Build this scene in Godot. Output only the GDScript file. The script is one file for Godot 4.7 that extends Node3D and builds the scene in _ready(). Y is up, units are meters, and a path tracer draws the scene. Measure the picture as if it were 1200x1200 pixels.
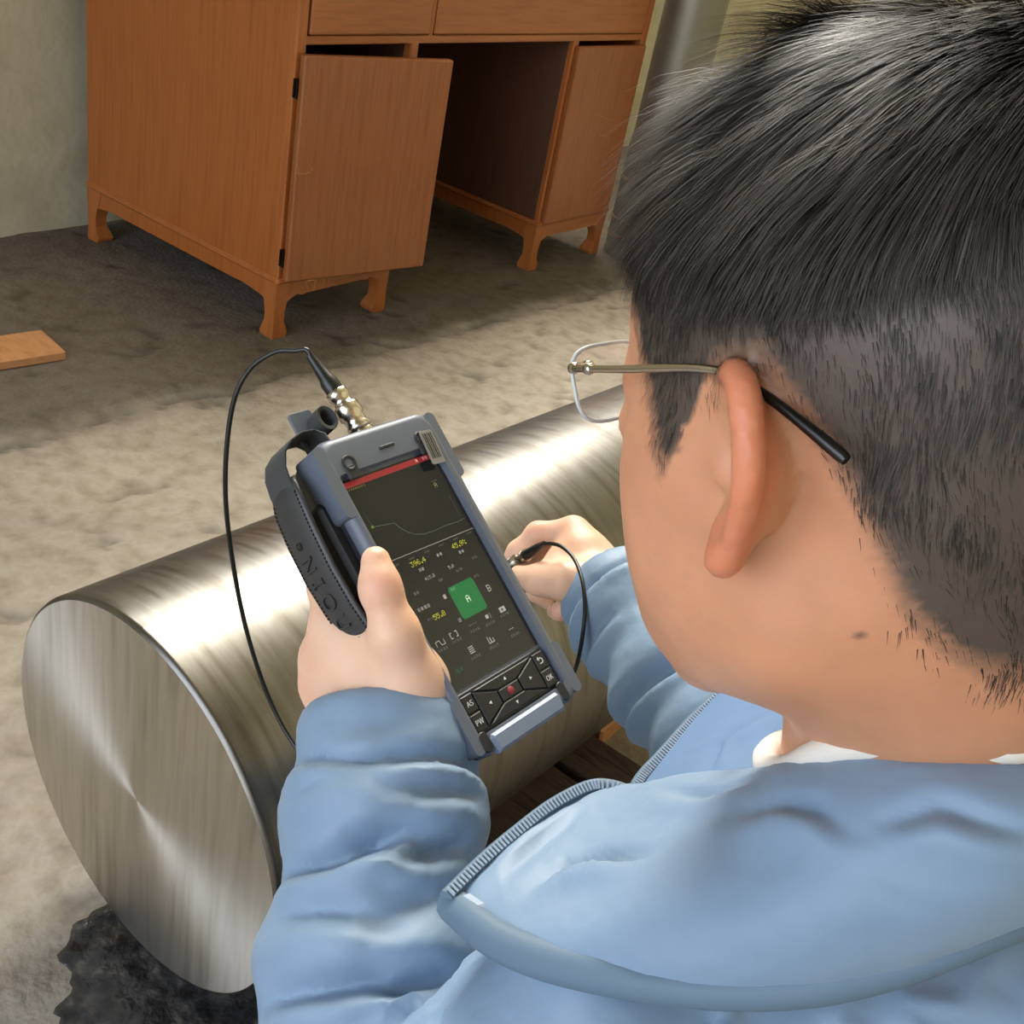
extends Node3D
# A man in a blue puffer jacket tests a steel round bar with a handheld ultrasonic instrument.
# World: the desk's front left corner stands at the origin, x runs along the desk front, z towards the viewer.

var M := {}
var used := {}
var rng := RandomNumberGenerator.new()

func _ready() -> void:
	rng.seed = 7
	stage_camera_and_light()
	make_materials()
	build_room()
	build_desk()
	build_bar()
	build_instrument()
	build_person()
	build_small_things()

func stage_camera_and_light() -> void:
	var cam := Camera3D.new()
	cam.name = "camera"
	cam.transform = Transform3D(Basis(Vector3(0.603206, 0.184448, 0.775965), Vector3(0.317138, 0.837209, -0.445538), Vector3(-0.731824, 0.514839, 0.446514)), Vector3(-1.53922, 1.00794, 1.61394))
	cam.fov = 49.3702
	cam.near = 0.02
	add_child(cam)
	cam.current = true
	var sky_material := ProceduralSkyMaterial.new()
	sky_material.sky_top_color = Color(0.80, 0.88, 1.0)
	sky_material.sky_horizon_color = Color(1.0, 0.97, 0.92)
	sky_material.ground_bottom_color = Color(0.30, 0.29, 0.27)
	sky_material.ground_horizon_color = Color(0.55, 0.53, 0.50)
	sky_material.sky_energy_multiplier = 1.0
	var sky := Sky.new()
	sky.sky_material = sky_material
	var env := Environment.new()
	env.background_mode = Environment.BG_SKY
	env.sky = sky
	env.background_energy_multiplier = 5.0
	env.tonemap_mode = Environment.TONE_MAPPER_LINEAR
	env.tonemap_exposure = 0.88
	env.sdfgi_enabled = true
	env.ssao_enabled = true
	env.ssil_enabled = true
	var we := WorldEnvironment.new()
	we.name = "world_environment"
	we.environment = env
	add_child(we)
	# daylight entering at the two window openings and at the wide gateway behind the viewer
	daylight("window_daylight", Vector3(1.55, 3.1, -0.80), Vector3(0.0, -0.40, 1.0), Vector2(3.0, 2.3), 8.8, Color(1.0, 0.97, 0.91))
	daylight("gateway_daylight", Vector3(-3.38, 1.3, 1.0), Vector3(1.0, -0.05, 0.0), Vector2(2.4, 2.4), 0.42, Color(0.92, 0.96, 1.0))

func daylight(called: String, at: Vector3, towards: Vector3, size: Vector2, energy: float, tint: Color) -> void:
	var l := AreaLight3D.new()
	l.name = called
	l.area_size = size
	l.light_energy = energy
	l.area_normalize_energy = false
	l.light_color = tint
	l.shadow_enabled = true
	l.area_range = 12.0
	l.area_attenuation = 2.0
	add_child(l)
	l.look_at_from_position(at, at + towards, Vector3.UP)

# ---------------------------------------------------------------- helpers
func numbered(called: String) -> String:
	if not used.has(called):
		used[called] = 0
		return called
	used[called] += 1
	return "%s_%03d" % [called, used[called]]

func tag(o: Node, label: String, category: String, group := "") -> void:
	o.set_meta("label", label)
	o.set_meta("category", category)
	if group != "":
		o.set_meta("group", group)

func thing(called: String, label: String, category: String, at := Vector3.ZERO, group := "") -> Node3D:
	var o := Node3D.new()
	o.name = numbered(called)
	add_child(o)
	o.position = at
	tag(o, label, category, group)
	return o

# a mesh as one named part; the shape is given in world axes unless local is set
func part(called: String, shape, m: Material, parent: Node3D = self, local := false) -> MeshInstance3D:
	var o := MeshInstance3D.new()
	o.name = called if parent != self else numbered(called)
	o.mesh = shape.commit() if shape is SurfaceTool else shape
	o.material_override = m
	parent.add_child(o, true)
	if parent != self and not local:
		o.transform = world_of(parent).affine_inverse()
	return o

func world_of(n: Node3D) -> Transform3D:
	var t := n.transform
	var p := n.get_parent()
	while p is Node3D and p != self:
		t = p.transform * t
		p = p.get_parent()
	return t

func structure(o: Node) -> Node:
	o.set_meta("kind", "structure")
	return o

func mb() -> SurfaceTool:
	var st := SurfaceTool.new()
	st.begin(Mesh.PRIMITIVE_TRIANGLES)
	return st

func done(st: SurfaceTool) -> ArrayMesh:
	st.index()
	st.generate_normals()
	return st.commit()

func tri(st: SurfaceTool, a: Vector3, b: Vector3, c: Vector3, away: Vector3) -> void:
	# front faces run clockwise: flip so that the front looks along away
	if (b - a).cross(c - a).dot(away) > 0.0:
		st.add_vertex(a); st.add_vertex(c); st.add_vertex(b)
	else:
		st.add_vertex(a); st.add_vertex(b); st.add_vertex(c)

func quad(st: SurfaceTool, a: Vector3, b: Vector3, c: Vector3, d: Vector3, away: Vector3) -> void:
	tri(st, a, b, c, away)
	tri(st, a, c, d, away)

# box with chamfered edges; size is full size, t places it
func rbox(st: SurfaceTool, t: Transform3D, size: Vector3, bev := 0.003) -> void:
	st.set_smooth_group(-1)
	var h := size * 0.5
	bev = minf(bev, minf(h.x, minf(h.y, h.z)) * 0.9)
	var P := func(sx: int, sy: int, sz: int, ax: int) -> Vector3:
		var v := Vector3(sx * h.x, sy * h.y, sz * h.z)
		if ax != 0: v.x -= sx * bev
		if ax != 1: v.y -= sy * bev
		if ax != 2: v.z -= sz * bev
		return t * v
	var S := [-1, 1]
	for s in S:
		quad(st, P.call(s, -1, -1, 0), P.call(s, 1, -1, 0), P.call(s, 1, 1, 0), P.call(s, -1, 1, 0), t.basis.x * s)
		quad(st, P.call(-1, s, -1, 1), P.call(1, s, -1, 1), P.call(1, s, 1, 1), P.call(-1, s, 1, 1), t.basis.y * s)
		quad(st, P.call(-1, -1, s, 2), P.call(1, -1, s, 2), P.call(1, 1, s, 2), P.call(-1, 1, s, 2), t.basis.z * s)
		for r in S:
			quad(st, P.call(s, r, -1, 0), P.call(s, r, 1, 0), P.call(s, r, 1, 1), P.call(s, r, -1, 1), t.basis.x * s + t.basis.y * r)
			quad(st, P.call(s, -1, r, 0), P.call(s, 1, r, 0), P.call(s, 1, r, 2), P.call(s, -1, r, 2), t.basis.x * s + t.basis.z * r)
			quad(st, P.call(-1, s, r, 1), P.call(1, s, r, 1), P.call(1, s, r, 2), P.call(-1, s, r, 2), t.basis.y * s + t.basis.z * r)
			for q in S:
				tri(st, P.call(s, r, q, 0), P.call(s, r, q, 1), P.call(s, r, q, 2), t.basis.x * s + t.basis.y * r + t.basis.z * q)

func box_mesh(center: Vector3, size: Vector3, bev := 0.003) -> ArrayMesh:
	var st := mb()
	rbox(st, Transform3D(Basis(), center), size, bev)
	return done(st)

# plate from a 2D outline, thickened along local z of t, with a small chamfer
func plate(st: SurfaceTool, outline: PackedVector2Array, thick: float, t: Transform3D, bev := 0.001, holes: Array = []) -> void:
	st.set_smooth_group(-1)
	if Geometry2D.is_polygon_clockwise(outline):
		outline = outline.duplicate()
		outline.reverse()
	var inner := outline
	var got := Geometry2D.offset_polygon(outline, -bev, Geometry2D.JOIN_MITER)
	if got.size() == 1 and got[0].size() == outline.size():
		# match starts
		inner = got[0]
		var best := 0
		for i in inner.size():
			if inner[i].distance_to(outline[0]) < inner[best].distance_to(outline[0]):
				best = i
		var turned := PackedVector2Array()
		for i in inner.size():
			turned.append(inner[(best + i) % inner.size()])
		inner = turned
	var hz := thick * 0.5
	var n := outline.size()
	for s in [-1.0, 1.0]:
		var ids := Geometry2D.triangulate_polygon(inner)
		for k in range(0, ids.size(), 3):
			var a := inner[ids[k]]; var b := inner[ids[k + 1]]; var c := inner[ids[k + 2]]
			tri(st, t * Vector3(a.x, a.y, s * hz), t * Vector3(b.x, b.y, s * hz), t * Vector3(c.x, c.y, s * hz), t.basis.z * s)
		for i in n:
			var j := (i + 1) % n
			var d := outline[j] - outline[i]
			var away: Vector3 = t.basis * Vector3(d.y, -d.x, 0) + t.basis.z * s * d.length()
			quad(st, t * Vector3(inner[i].x, inner[i].y, s * hz), t * Vector3(inner[j].x, inner[j].y, s * hz), t * Vector3(outline[j].x, outline[j].y, s * (hz - bev)), t * Vector3(outline[i].x, outline[i].y, s * (hz - bev)), away)
	for i in n:
		var j := (i + 1) % n
		var d := outline[j] - outline[i]
		quad(st, t * Vector3(outline[i].x, outline[i].y, -hz + bev), t * Vector3(outline[j].x, outline[j].y, -hz + bev), t * Vector3(outline[j].x, outline[j].y, hz - bev), t * Vector3(outline[i].x, outline[i].y, hz - bev), t.basis * Vector3(d.y, -d.x, 0))

func round_rect(w: float, h: float, r: float, n := 5) -> PackedVector2Array:
	var o := PackedVector2Array()
	for c in 4:
		var mid := Vector2([1, -1, -1, 1][c] * (w / 2 - r), [1, 1, -1, -1][c] * (h / 2 - r))
		for i in n + 1:
			o.append(mid + Vector2.from_angle(PI / 2 * (c + float(i) / n)) * r)
	return o

# surface through rows of points (all rows as long); normals by generate_normals
func loft(st: SurfaceTool, rows: Array, close_rows := false, close_ring := false, smooth := 1) -> void:
	st.set_smooth_group(smooth)
	var nr := rows.size()
	var nc: int = rows[0].size()
	for i in (nr if close_rows else nr - 1):
		var A: PackedVector3Array = rows[i]
		var B: PackedVector3Array = rows[(i + 1) % nr]
		for j in (nc if close_ring else nc - 1):
			var k := (j + 1) % nc
			st.add_vertex(A[j]); st.add_vertex(A[k]); st.add_vertex(B[k])
			st.add_vertex(A[j]); st.add_vertex(B[k]); st.add_vertex(B[j])

func frames(pts: PackedVector3Array) -> Array:
	var out := []
	var n := pts.size()
	var up := Vector3(0.13, 0.97, 0.21)
	for i in n:
		var d := (pts[mini(i + 1, n - 1)] - pts[maxi(i - 1, 0)]).normalized()
		if i == 0 and absf(d.dot(up)) > 0.95:
			up = Vector3(0.97, 0.1, 0.2)
		up = (up - d * up.dot(d)).normalized()
		out.append([d, up, d.cross(up)])
	return out

func tube(st: SurfaceTool, pts: PackedVector3Array, radii, sides := 10, capped := true) -> void:
	var fr := frames(pts)
	var rows := []
	for i in pts.size():
		var r: float = radii if radii is float else radii[i]
		var row := PackedVector3Array()
		for j in sides:
			var a := TAU * j / sides
			row.append(pts[i] + (fr[i][1] * cos(a) + fr[i][2] * sin(a)) * r)
		rows.append(row)
	loft(st, rows, false, true)
	if capped:
		st.set_smooth_group(-1)
		for e in [0, pts.size() - 1]:
			var row: PackedVector3Array = rows[e]
			for j in sides:
				tri(st, pts[e], row[j], row[(j + 1) % sides], fr[e][0] * (-1.0 if e == 0 else 1.0))

func smooth_path(ctrl: Array, per := 8) -> PackedVector3Array:
	var o := PackedVector3Array()
	var n := ctrl.size()
	for i in n - 1:
		for k in per:
			o.append((ctrl[i] as Vector3).cubic_interpolate(ctrl[i + 1], ctrl[maxi(i - 1, 0)], ctrl[mini(i + 2, n - 1)], float(k) / per))
	o.append(ctrl[n - 1])
	return o

# profile: points (radius, height along t.basis.y)
func lathe(st: SurfaceTool, profile: Array, t: Transform3D, sides := 32, flat := false) -> void:
	var rows := []
	for p in profile:
		var row := PackedVector3Array()
		for j in sides:
			var a := TAU * j / sides
			row.append(t * Vector3(cos(a) * p.x, p.y, sin(a) * p.x))
		rows.append(row)
	if not flat:
		loft(st, rows, false, true)
	else:
		for i in rows.size() - 1:
			loft(st, [rows[i], rows[i + 1]], false, true, i + 2)

# axis transform: y along d
func along(at: Vector3, d: Vector3, side := Vector3.ZERO) -> Transform3D:
	var y := d.normalized()
	var x := side if side != Vector3.ZERO else (Vector3.RIGHT if absf(y.x) < 0.8 else Vector3.BACK)
	x = (x - y * x.dot(y)).normalized()
	return Transform3D(Basis(x, y, x.cross(y)), at)

func grid_mesh(rows: Array, uvs := [], colors := []) -> ArrayMesh:
	# indexed grid with averaged normals
	var nr := rows.size()
	var nc: int = rows[0].size()
	var v := PackedVector3Array()
	for r in rows:
		v.append_array(r)
	var idx := PackedInt32Array()
	for i in nr - 1:
		for j in nc - 1:
			var a := i * nc + j
			idx.append_array(PackedInt32Array([a, a + 1, a + nc + 1, a, a + nc + 1, a + nc]))
	var arr := []
	arr.resize(Mesh.ARRAY_MAX)
	arr[Mesh.ARRAY_VERTEX] = v
	arr[Mesh.ARRAY_INDEX] = idx
	arr[Mesh.ARRAY_NORMAL] = normals_of(v, idx)
	if uvs.size():
		arr[Mesh.ARRAY_TEX_UV] = PackedVector2Array(uvs)
	if colors.size():
		arr[Mesh.ARRAY_COLOR] = PackedColorArray(colors)
	var m := ArrayMesh.new()
	m.add_surface_from_arrays(Mesh.PRIMITIVE_TRIANGLES, arr)
	return m

func normals_of(v: PackedVector3Array, idx: PackedInt32Array) -> PackedVector3Array:
	var n := PackedVector3Array()
	n.resize(v.size())
	for k in range(0, idx.size(), 3):
		var a := idx[k]; var b := idx[k + 1]; var c := idx[k + 2]
		var f := (v[c] - v[a]).cross(v[b] - v[a])
		n[a] += f; n[b] += f; n[c] += f
	for i in n.size():
		n[i] = n[i].normalized()
	return n

# ---------------------------------------------------------------- materials
func noise_tex(freq: float, ramp: Array, seed_ := 1, oct := 4, normal := false, bump := 4.0, size := 512) -> NoiseTexture2D:
	var n := FastNoiseLite.new()
	n.seed = seed_
	n.frequency = freq
	n.fractal_octaves = oct
	n.noise_type = FastNoiseLite.TYPE_SIMPLEX_SMOOTH
	var t := NoiseTexture2D.new()
	t.width = size
	t.height = size
	t.seamless = true
	t.noise = n
	if normal:
		t.as_normal_map = true
		t.bump_strength = bump
	if ramp.size():
		var g := Gradient.new()
		var offs := PackedFloat32Array()
		var cols := PackedColorArray()
		for i in ramp.size():
			offs.append(float(i) / (ramp.size() - 1))
			cols.append(ramp[i])
		g.offsets = offs
		g.colors = cols
		t.color_ramp = g
	return t

func mat(c: Color, rough := 0.7, metal := 0.0) -> StandardMaterial3D:
	var m := StandardMaterial3D.new()
	m.albedo_color = c
	m.roughness = rough
	m.metallic = metal
	return m

func textured(c: Color, rough: float, albedo: Texture2D, scale: Vector3, bump: Texture2D = null, depth := 0.5, metal := 0.0) -> StandardMaterial3D:
	var m := mat(c, rough, metal)
	m.albedo_texture = albedo
	m.uv1_triplanar = true
	m.uv1_scale = scale
	if bump:
		m.normal_enabled = true
		m.normal_texture = bump
		m.normal_scale = depth
	return m

func make_materials() -> void:
	var grain := noise_tex(0.02, [Color(0.88, 0.84, 0.79), Color(0.95, 0.93, 0.91), Color(1, 1, 1), Color(0.93, 0.90, 0.87)], 3, 5)
	var grain_bump := noise_tex(0.03, [], 5, 4, true, 2.0)
	M.wood_up = textured(Color(0.64, 0.38, 0.19), 0.38, grain, Vector3(5, 0.35, 5), grain_bump, 0.25)
	M.wood_inner_shaded = textured(Color(0.34, 0.22, 0.15), 0.6, grain, Vector3(5, 0.3, 7), grain_bump, 0.25)  # darker copy of the side wood: kneehole shade put into its colour
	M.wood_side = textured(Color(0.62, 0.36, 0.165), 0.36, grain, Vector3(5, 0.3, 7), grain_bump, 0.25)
	M.wood_across = textured(Color(0.62, 0.385, 0.21), 0.38, grain, Vector3(0.5, 7, 7), grain_bump, 0.25)
	M.wood_door = textured(Color(0.56, 0.335, 0.175), 0.4, grain, Vector3(6, 0.4, 6), grain_bump, 0.2)
	M.wood_raw = textured(Color(0.70, 0.50, 0.32), 0.8, grain, Vector3(3, 6, 1.2), grain_bump, 0.5)
	M.plank = textured(Color(0.27, 0.205, 0.155), 0.85, noise_tex(0.02, [Color(0.4, 0.36, 0.32), Color(0.9, 0.85, 0.8), Color(1, 1, 1), Color(0.55, 0.5, 0.45)], 8, 5), Vector3(8, 8, 1.0), grain_bump, 0.8)
	M.hinge = mat(Color(0.10, 0.08, 0.06), 0.4, 0.8)
	M.concrete = textured(Color(1, 1, 1), 0.92, noise_tex(0.015, [Color(0.80, 0.78, 0.76), Color(0.92, 0.91, 0.89), Color(1, 1, 1), Color(0.90, 0.89, 0.87)], 21, 6, false, 1.0, 1024), Vector3(1.1, 1.1, 1.1), noise_tex(0.06, [], 22, 5, true, 4.0, 1024), 0.5)
	M.concrete.vertex_color_use_as_albedo = true
	M.wall = textured(Color(0.72, 0.70, 0.61), 0.92, noise_tex(0.006, [Color(0.88, 0.87, 0.85), Color(1, 1, 1), Color(0.94, 0.93, 0.9)], 31, 5), Vector3(0.8, 0.8, 0.8), noise_tex(0.05, [], 32, 4, true, 2.0), 0.3)
	M.white = mat(Color(0.85, 0.85, 0.84), 0.5)
	# turned steel
	M.nail = mat(Color(0.84, 0.66, 0.57), 0.3)
	M.zip_tape = mat(Color(0.60, 0.67, 0.74), 0.6)
	M.steel = mat(Color(0.495, 0.485, 0.468), 0.38, 1.0)
	M.steel.roughness_texture = noise_tex(0.012, [Color(0.72, 0.72, 0.72), Color(0.92, 0.92, 0.92), Color(1, 1, 1), Color(0.80, 0.80, 0.80)], 41, 6)
	M.steel.albedo_texture = noise_tex(0.012, [Color(0.80, 0.78, 0.74), Color(0.93, 0.92, 0.90), Color(1, 1, 1), Color(0.90, 0.88, 0.85)], 42, 5)
	M.steel.uv1_scale = Vector3(0.5, 9.0, 1)
	M.steel.normal_enabled = true
	M.steel.normal_texture = noise_tex(0.02, [], 43, 5, true, 1.5)
	M.steel.normal_scale = 0.10
	M.steel_end = textured(Color(0.80, 0.785, 0.755), 0.42, noise_tex(0.010, [Color(0.80, 0.79, 0.77), Color(0.94, 0.94, 0.93), Color(1, 1, 1), Color(0.90, 0.89, 0.88)], 45, 4), Vector3(7.0, 0.5, 7.0), null, 0.0, 1.0)
	M.steel_end.anisotropy_enabled = true
	M.steel_end.anisotropy = 0.75
	M.chrome = mat(Color(0.80, 0.77, 0.72), 0.22, 1.0)
	M.drum = mat(Color(0.46, 0.45, 0.40), 0.5, 0.6)
	M.oil = mat(Color(1, 1, 1), 0.25)
	M.oil.albedo_texture = noise_tex(0.02, [Color(0.12, 0.12, 0.13), Color(0.16, 0.16, 0.17), Color(0.24, 0.235, 0.23), Color(0.42, 0.40, 0.37)], 52, 5)
	M.oil.normal_enabled = true
	M.oil.normal_texture = noise_tex(0.02, [], 51, 5, true, 5.0)
	M.oil.normal_scale = 1.3
	M.oil.uv1_triplanar = true
	M.oil.uv1_scale = Vector3(3, 3, 3)
	# instrument
	M.shell = mat(Color(0.36, 0.39, 0.44), 0.42)
	M.shell_back = mat(Color(0.17, 0.18, 0.20), 0.5)
	M.shell_dark = mat(Color(0.10, 0.11, 0.13), 0.5)
	M.key = mat(Color(0.10, 0.11, 0.12), 0.45)
	M.key_line = mat(Color(0.03, 0.03, 0.035), 0.5)
	M.leather = textured(Color(0.19, 0.19, 0.195), 0.42, null, Vector3(60, 60, 60), noise_tex(0.08, [], 61, 3, true, 2.0), 0.25)
	M.web = textured(Color(0.22, 0.23, 0.23), 0.8, null, Vector3(90, 90, 90), noise_tex(0.1, [], 62, 2, true, 3.0), 0.5)
	M.cable = mat(Color(0.05, 0.055, 0.05), 0.35)
	M.print = mat(Color(0.85, 0.85, 0.85), 0.6)
	M.red_print = mat(Color(0.55, 0.16, 0.20), 0.6)
	# person
	M.skin = mat(Color(1, 1, 1), 0.48)
	M.skin.vertex_color_use_as_albedo = true
	M.skin.subsurf_scatter_enabled = true
	M.skin.subsurf_scatter_strength = 0.25
	M.skin.normal_enabled = true
	M.skin.normal_texture = noise_tex(0.06, [], 71, 4, true, 2.0)
	M.skin.normal_scale = 0.18
	M.skin.uv1_triplanar = true
	M.skin.uv1_scale = Vector3(14, 14, 14)
	M.hair_under = mat(Color(0.085, 0.075, 0.065), 0.75)
	M.hair = mat(Color(1, 1, 1), 0.5)
	M.hair.metallic_specular = 0.32
	M.hair.vertex_color_use_as_albedo = true
	M.nylon = textured(Color(0.49, 0.585, 0.685), 0.55, noise_tex(0.004, [Color(0.93, 0.94, 0.95), Color(1, 1, 1)], 81, 3), Vector3(3, 3, 3), noise_tex(0.016, [], 82, 4, true, 2.5), 0.35)
	M.nylon.rim_enabled = true
	M.nylon.rim = 0.4
	M.nylon_trim = mat(Color(0.36, 0.45, 0.53), 0.6)
	M.lining = textured(Color(0.38, 0.49, 0.63), 0.9, null, Vector3(20, 20, 20), noise_tex(0.05, [], 84, 3, true, 2.0), 0.4)
	M.zip = mat(Color(0.58, 0.64, 0.70), 0.35, 0.0)
	M.fleece = textured(Color(0.88, 0.86, 0.82), 0.95, null, Vector3(40, 40, 40), noise_tex(0.08, [], 85, 3, true, 5.0), 1.0)
	M.trouser = mat(Color(0.05, 0.055, 0.07), 0.85)
	M.shoe = mat(Color(0.04, 0.04, 0.045), 0.5)
	M.lens = mat(Color(0.9, 0.95, 0.95, 0.06), 0.02)
	M.lens.transparency = BaseMaterial3D.TRANSPARENCY_ALPHA
	M.lens_edge = mat(Color(0.75, 0.78, 0.78), 0.15)
	M.temple = mat(Color(0.06, 0.06, 0.06), 0.3)

# ---------------------------------------------------------------- room
const X0 := -3.3
const X1 := 4.6
const Z0 := -0.72
const Z1 := 4.2
const H := 5.0
const T := 0.2

func slab_with_hole(called: String, center: Vector3, size: Vector3, hole_c: Vector3, hole_s: Vector3) -> void:
	var c := CSGBox3D.new()
	c.name = called
	c.size = size
	c.position = center
	c.material = M.wall
	var h := CSGBox3D.new()
	h.name = "opening"
	h.operation = CSGShape3D.OPERATION_SUBTRACTION
	h.size = hole_s
	h.position = hole_c - center
	c.add_child(h)
	add_child(c)
	structure(c)

func floor_height(x: float, z: float, n1: FastNoiseLite, n2: FastNoiseLite) -> Array:
	# height and colour of the worn concrete: a near slab, a joint, and a dirtier far slab with shade painted in
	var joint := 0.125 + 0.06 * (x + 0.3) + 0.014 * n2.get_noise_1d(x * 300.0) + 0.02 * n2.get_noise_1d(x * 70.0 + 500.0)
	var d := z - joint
	var y := 0.0025 * n1.get_noise_2d(x * 60, z * 60) + 0.0012 * n2.get_noise_2d(x * 300, z * 300)
	var gap := exp(-pow(d / 0.007, 2.0)) * clampf(0.7 + 1.5 * n1.get_noise_1d(x * 130), 0.1, 1.0)
	y -= 0.010 * gap
	y += 0.006 * smoothstep(0.03, -0.05, d) * 0.5
	# a second broken joint near the viewer's left
	var j2 := -1.02 + 0.35 * (z - 0.75) + 0.03 * n2.get_noise_1d(z * 160 + 90)
	var e := x - j2
	var g2 := exp(-pow(e / 0.008, 2.0)) * smoothstep(0.62, 0.75, z) * clampf(0.5 + 2.0 * n1.get_noise_1d(z * 200 + 30), 0.0, 1.0)
	y -= 0.014 * g2
	# pits
	var pit := n2.get_noise_2d(x * 170 + 900, z * 170)
	var pits := smoothstep(0.40, 0.58, pit)
	y -= 0.006 * pits
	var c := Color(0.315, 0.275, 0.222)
	var dirt_and_shade := smoothstep(0.05, -0.06, d + 0.05 * n1.get_noise_2d(x * 90, z * 90))
	c = c.lerp(Color(0.125, 0.102, 0.077), dirt_and_shade)  # dirt, plus the shade near desk and wall, in one darker colour
	var blot := n1.get_noise_2d(x * 40 + 40, z * 40)
	c = c * (1.0 + 0.22 * blot)
	c = c * (1.0 - 0.45 * gap) * (1.0 - 0.5 * g2) * (1.0 - 0.35 * pits)
	var fine := n2.get_noise_2d(x * 500, z * 500)
	c = c * (1.0 + 0.10 * fine)
	c.a = 1.0
	return [y, c]

func build_room() -> void:
	var n1 := FastNoiseLite.new()
	n1.seed = 11
	n1.frequency = 0.05
	n1.fractal_octaves = 4
	var n2 := FastNoiseLite.new()
	n2.seed = 12
	n2.frequency = 0.05
	n2.fractal_octaves = 3
	var xs := PackedFloat32Array()
	var zs := PackedFloat32Array()
	var x := X0
	while x < X1:
		xs.append(x)
		x += 0.012 if x > -1.55 and x < 1.6 else 0.1
	xs.append(X1)
	var z := Z0
	while z < Z1:
		zs.append(z)
		z += 0.012 if z < 1.45 else 0.1
	zs.append(Z1)
	var rows := []
	var cols := []
	for zz in zs:
		var row := PackedVector3Array()
		for xx in xs:
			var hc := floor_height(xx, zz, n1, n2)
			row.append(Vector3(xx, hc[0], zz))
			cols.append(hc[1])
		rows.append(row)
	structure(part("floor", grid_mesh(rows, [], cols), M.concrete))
	structure(part("floor_slab", box_mesh(Vector3((X0 + X1) / 2, -0.13, (Z0 + Z1) / 2), Vector3(X1 - X0 + 2 * T, 0.2, Z1 - Z0 + 2 * T)), M.wall))
	structure(part("ceiling", box_mesh(Vector3((X0 + X1) / 2, H + T / 2, (Z0 + Z1) / 2), Vector3(X1 - X0 + 2 * T, T, Z1 - Z0 + 2 * T)), M.wall))
	slab_with_hole("wall_back", Vector3((X0 + X1) / 2, H / 2, Z0 - T / 2), Vector3(X1 - X0 + 2 * T, H, T), Vector3(1.55, 3.1, Z0), Vector3(3.1, 2.4, 1.0))
	slab_with_hole("wall_left", Vector3(X0 - T / 2, H / 2, (Z0 + Z1) / 2), Vector3(T, H, Z1 - Z0), Vector3(X0, 1.3, 1.0), Vector3(1.0, 2.6, 2.6))
	structure(part("wall_right", box_mesh(Vector3(X1 + T / 2, H / 2, (Z0 + Z1) / 2), Vector3(T, H, Z1 - Z0)), M.wall))
	structure(part("wall_front", box_mesh(Vector3((X0 + X1) / 2, H / 2, Z1 + T / 2), Vector3(X1 - X0 + 2 * T, H, T)), M.wall))
	# the steel-framed window over the desk
	var wf := Node3D.new()
	wf.name = "window_1"
	add_child(wf)
	structure(wf)
	var st := mb()
	for k in 5:
		rbox(st, Transform3D(Basis(), Vector3(0.03 + 0.76 * k, 3.1, Z0 - 0.02)), Vector3(0.05, 2.4, 0.05))
	for k in 3:
		rbox(st, Transform3D(Basis(), Vector3(1.55, 1.92 + 1.18 * k, Z0 - 0.02)), Vector3(3.1, 0.05, 0.045))
	part("window_frame", done(st), M.white, wf)
	part("window_sill", box_mesh(Vector3(1.55, 1.885, Z0 - 0.02), Vector3(3.2, 0.03, 0.24)), M.wall, wf)

# ---------------------------------------------------------------- desk
const W := 1.259
const PW := 0.344
const D := 0.643
const Y1 := 0.128
const Y2 := 0.60

func apron(w: float) -> PackedVector2Array:
	# curved apron between two bracket feet: x from 0 to w, y from the rail down
	var o := PackedVector2Array()
	o.append(Vector2(0, Y1 + 0.004))
	o.append(Vector2(0, Y1 - 0.055))
	for i in 21:
		var t := float(i) / 20
		var e := minf(t, 1 - t)
		var y := Y1 - 0.034 - 0.018 * exp(-pow(e * w / 0.030, 2)) + 0.003 * cos(e * w * 130) * smoothstep(0.03, 0.05, e * w) * (1 - smoothstep(0.08, 0.11, e * w))
		o.append(Vector2(0.012 + (w - 0.024) * t, y))
	o.append(Vector2(w, Y1 - 0.055))
	o.append(Vector2(w, Y1 + 0.004))
	return o

func foot(st: SurfaceTool, at: Vector3, dx: float, dz: float) -> void:
	# bracket foot: wide at the top, slim waist, flared toe
	var prof := [[Y1, 0.050], [0.105, 0.046], [0.085, 0.034], [0.06, 0.029], [0.04, 0.029], [0.024, 0.036], [0.012, 0.040], [0.004, 0.037], [0.0, 0.030]]
	var rows := []
	for p in prof:
		var s: float = p[1]
		var row := PackedVector3Array()
		for q in [[0, 0], [1, 0], [1, 1], [0, 1]]:
			row.append(at + Vector3(dx * (q[0] * s - (0.004 if q[0] == 0 else 0.0) * (s - 0.03) * 20), p[0], dz * (q[1] * s - (0.004 if q[1] == 0 else 0.0) * (s - 0.03) * 20)))
		rows.append(row)
	for i in rows.size() - 1:
		var c: Vector3 = (rows[i][0] + rows[i][2]) / 2
		for j in 4:
			var k := (j + 1) % 4
			quad(st, rows[i][j], rows[i][k], rows[i + 1][k], rows[i + 1][j], (rows[i][j] + rows[i][k]) / 2 - c)
	var b: PackedVector3Array = rows[-1]
	quad(st, b[0], b[1], b[2], b[3], Vector3.DOWN)

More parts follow.
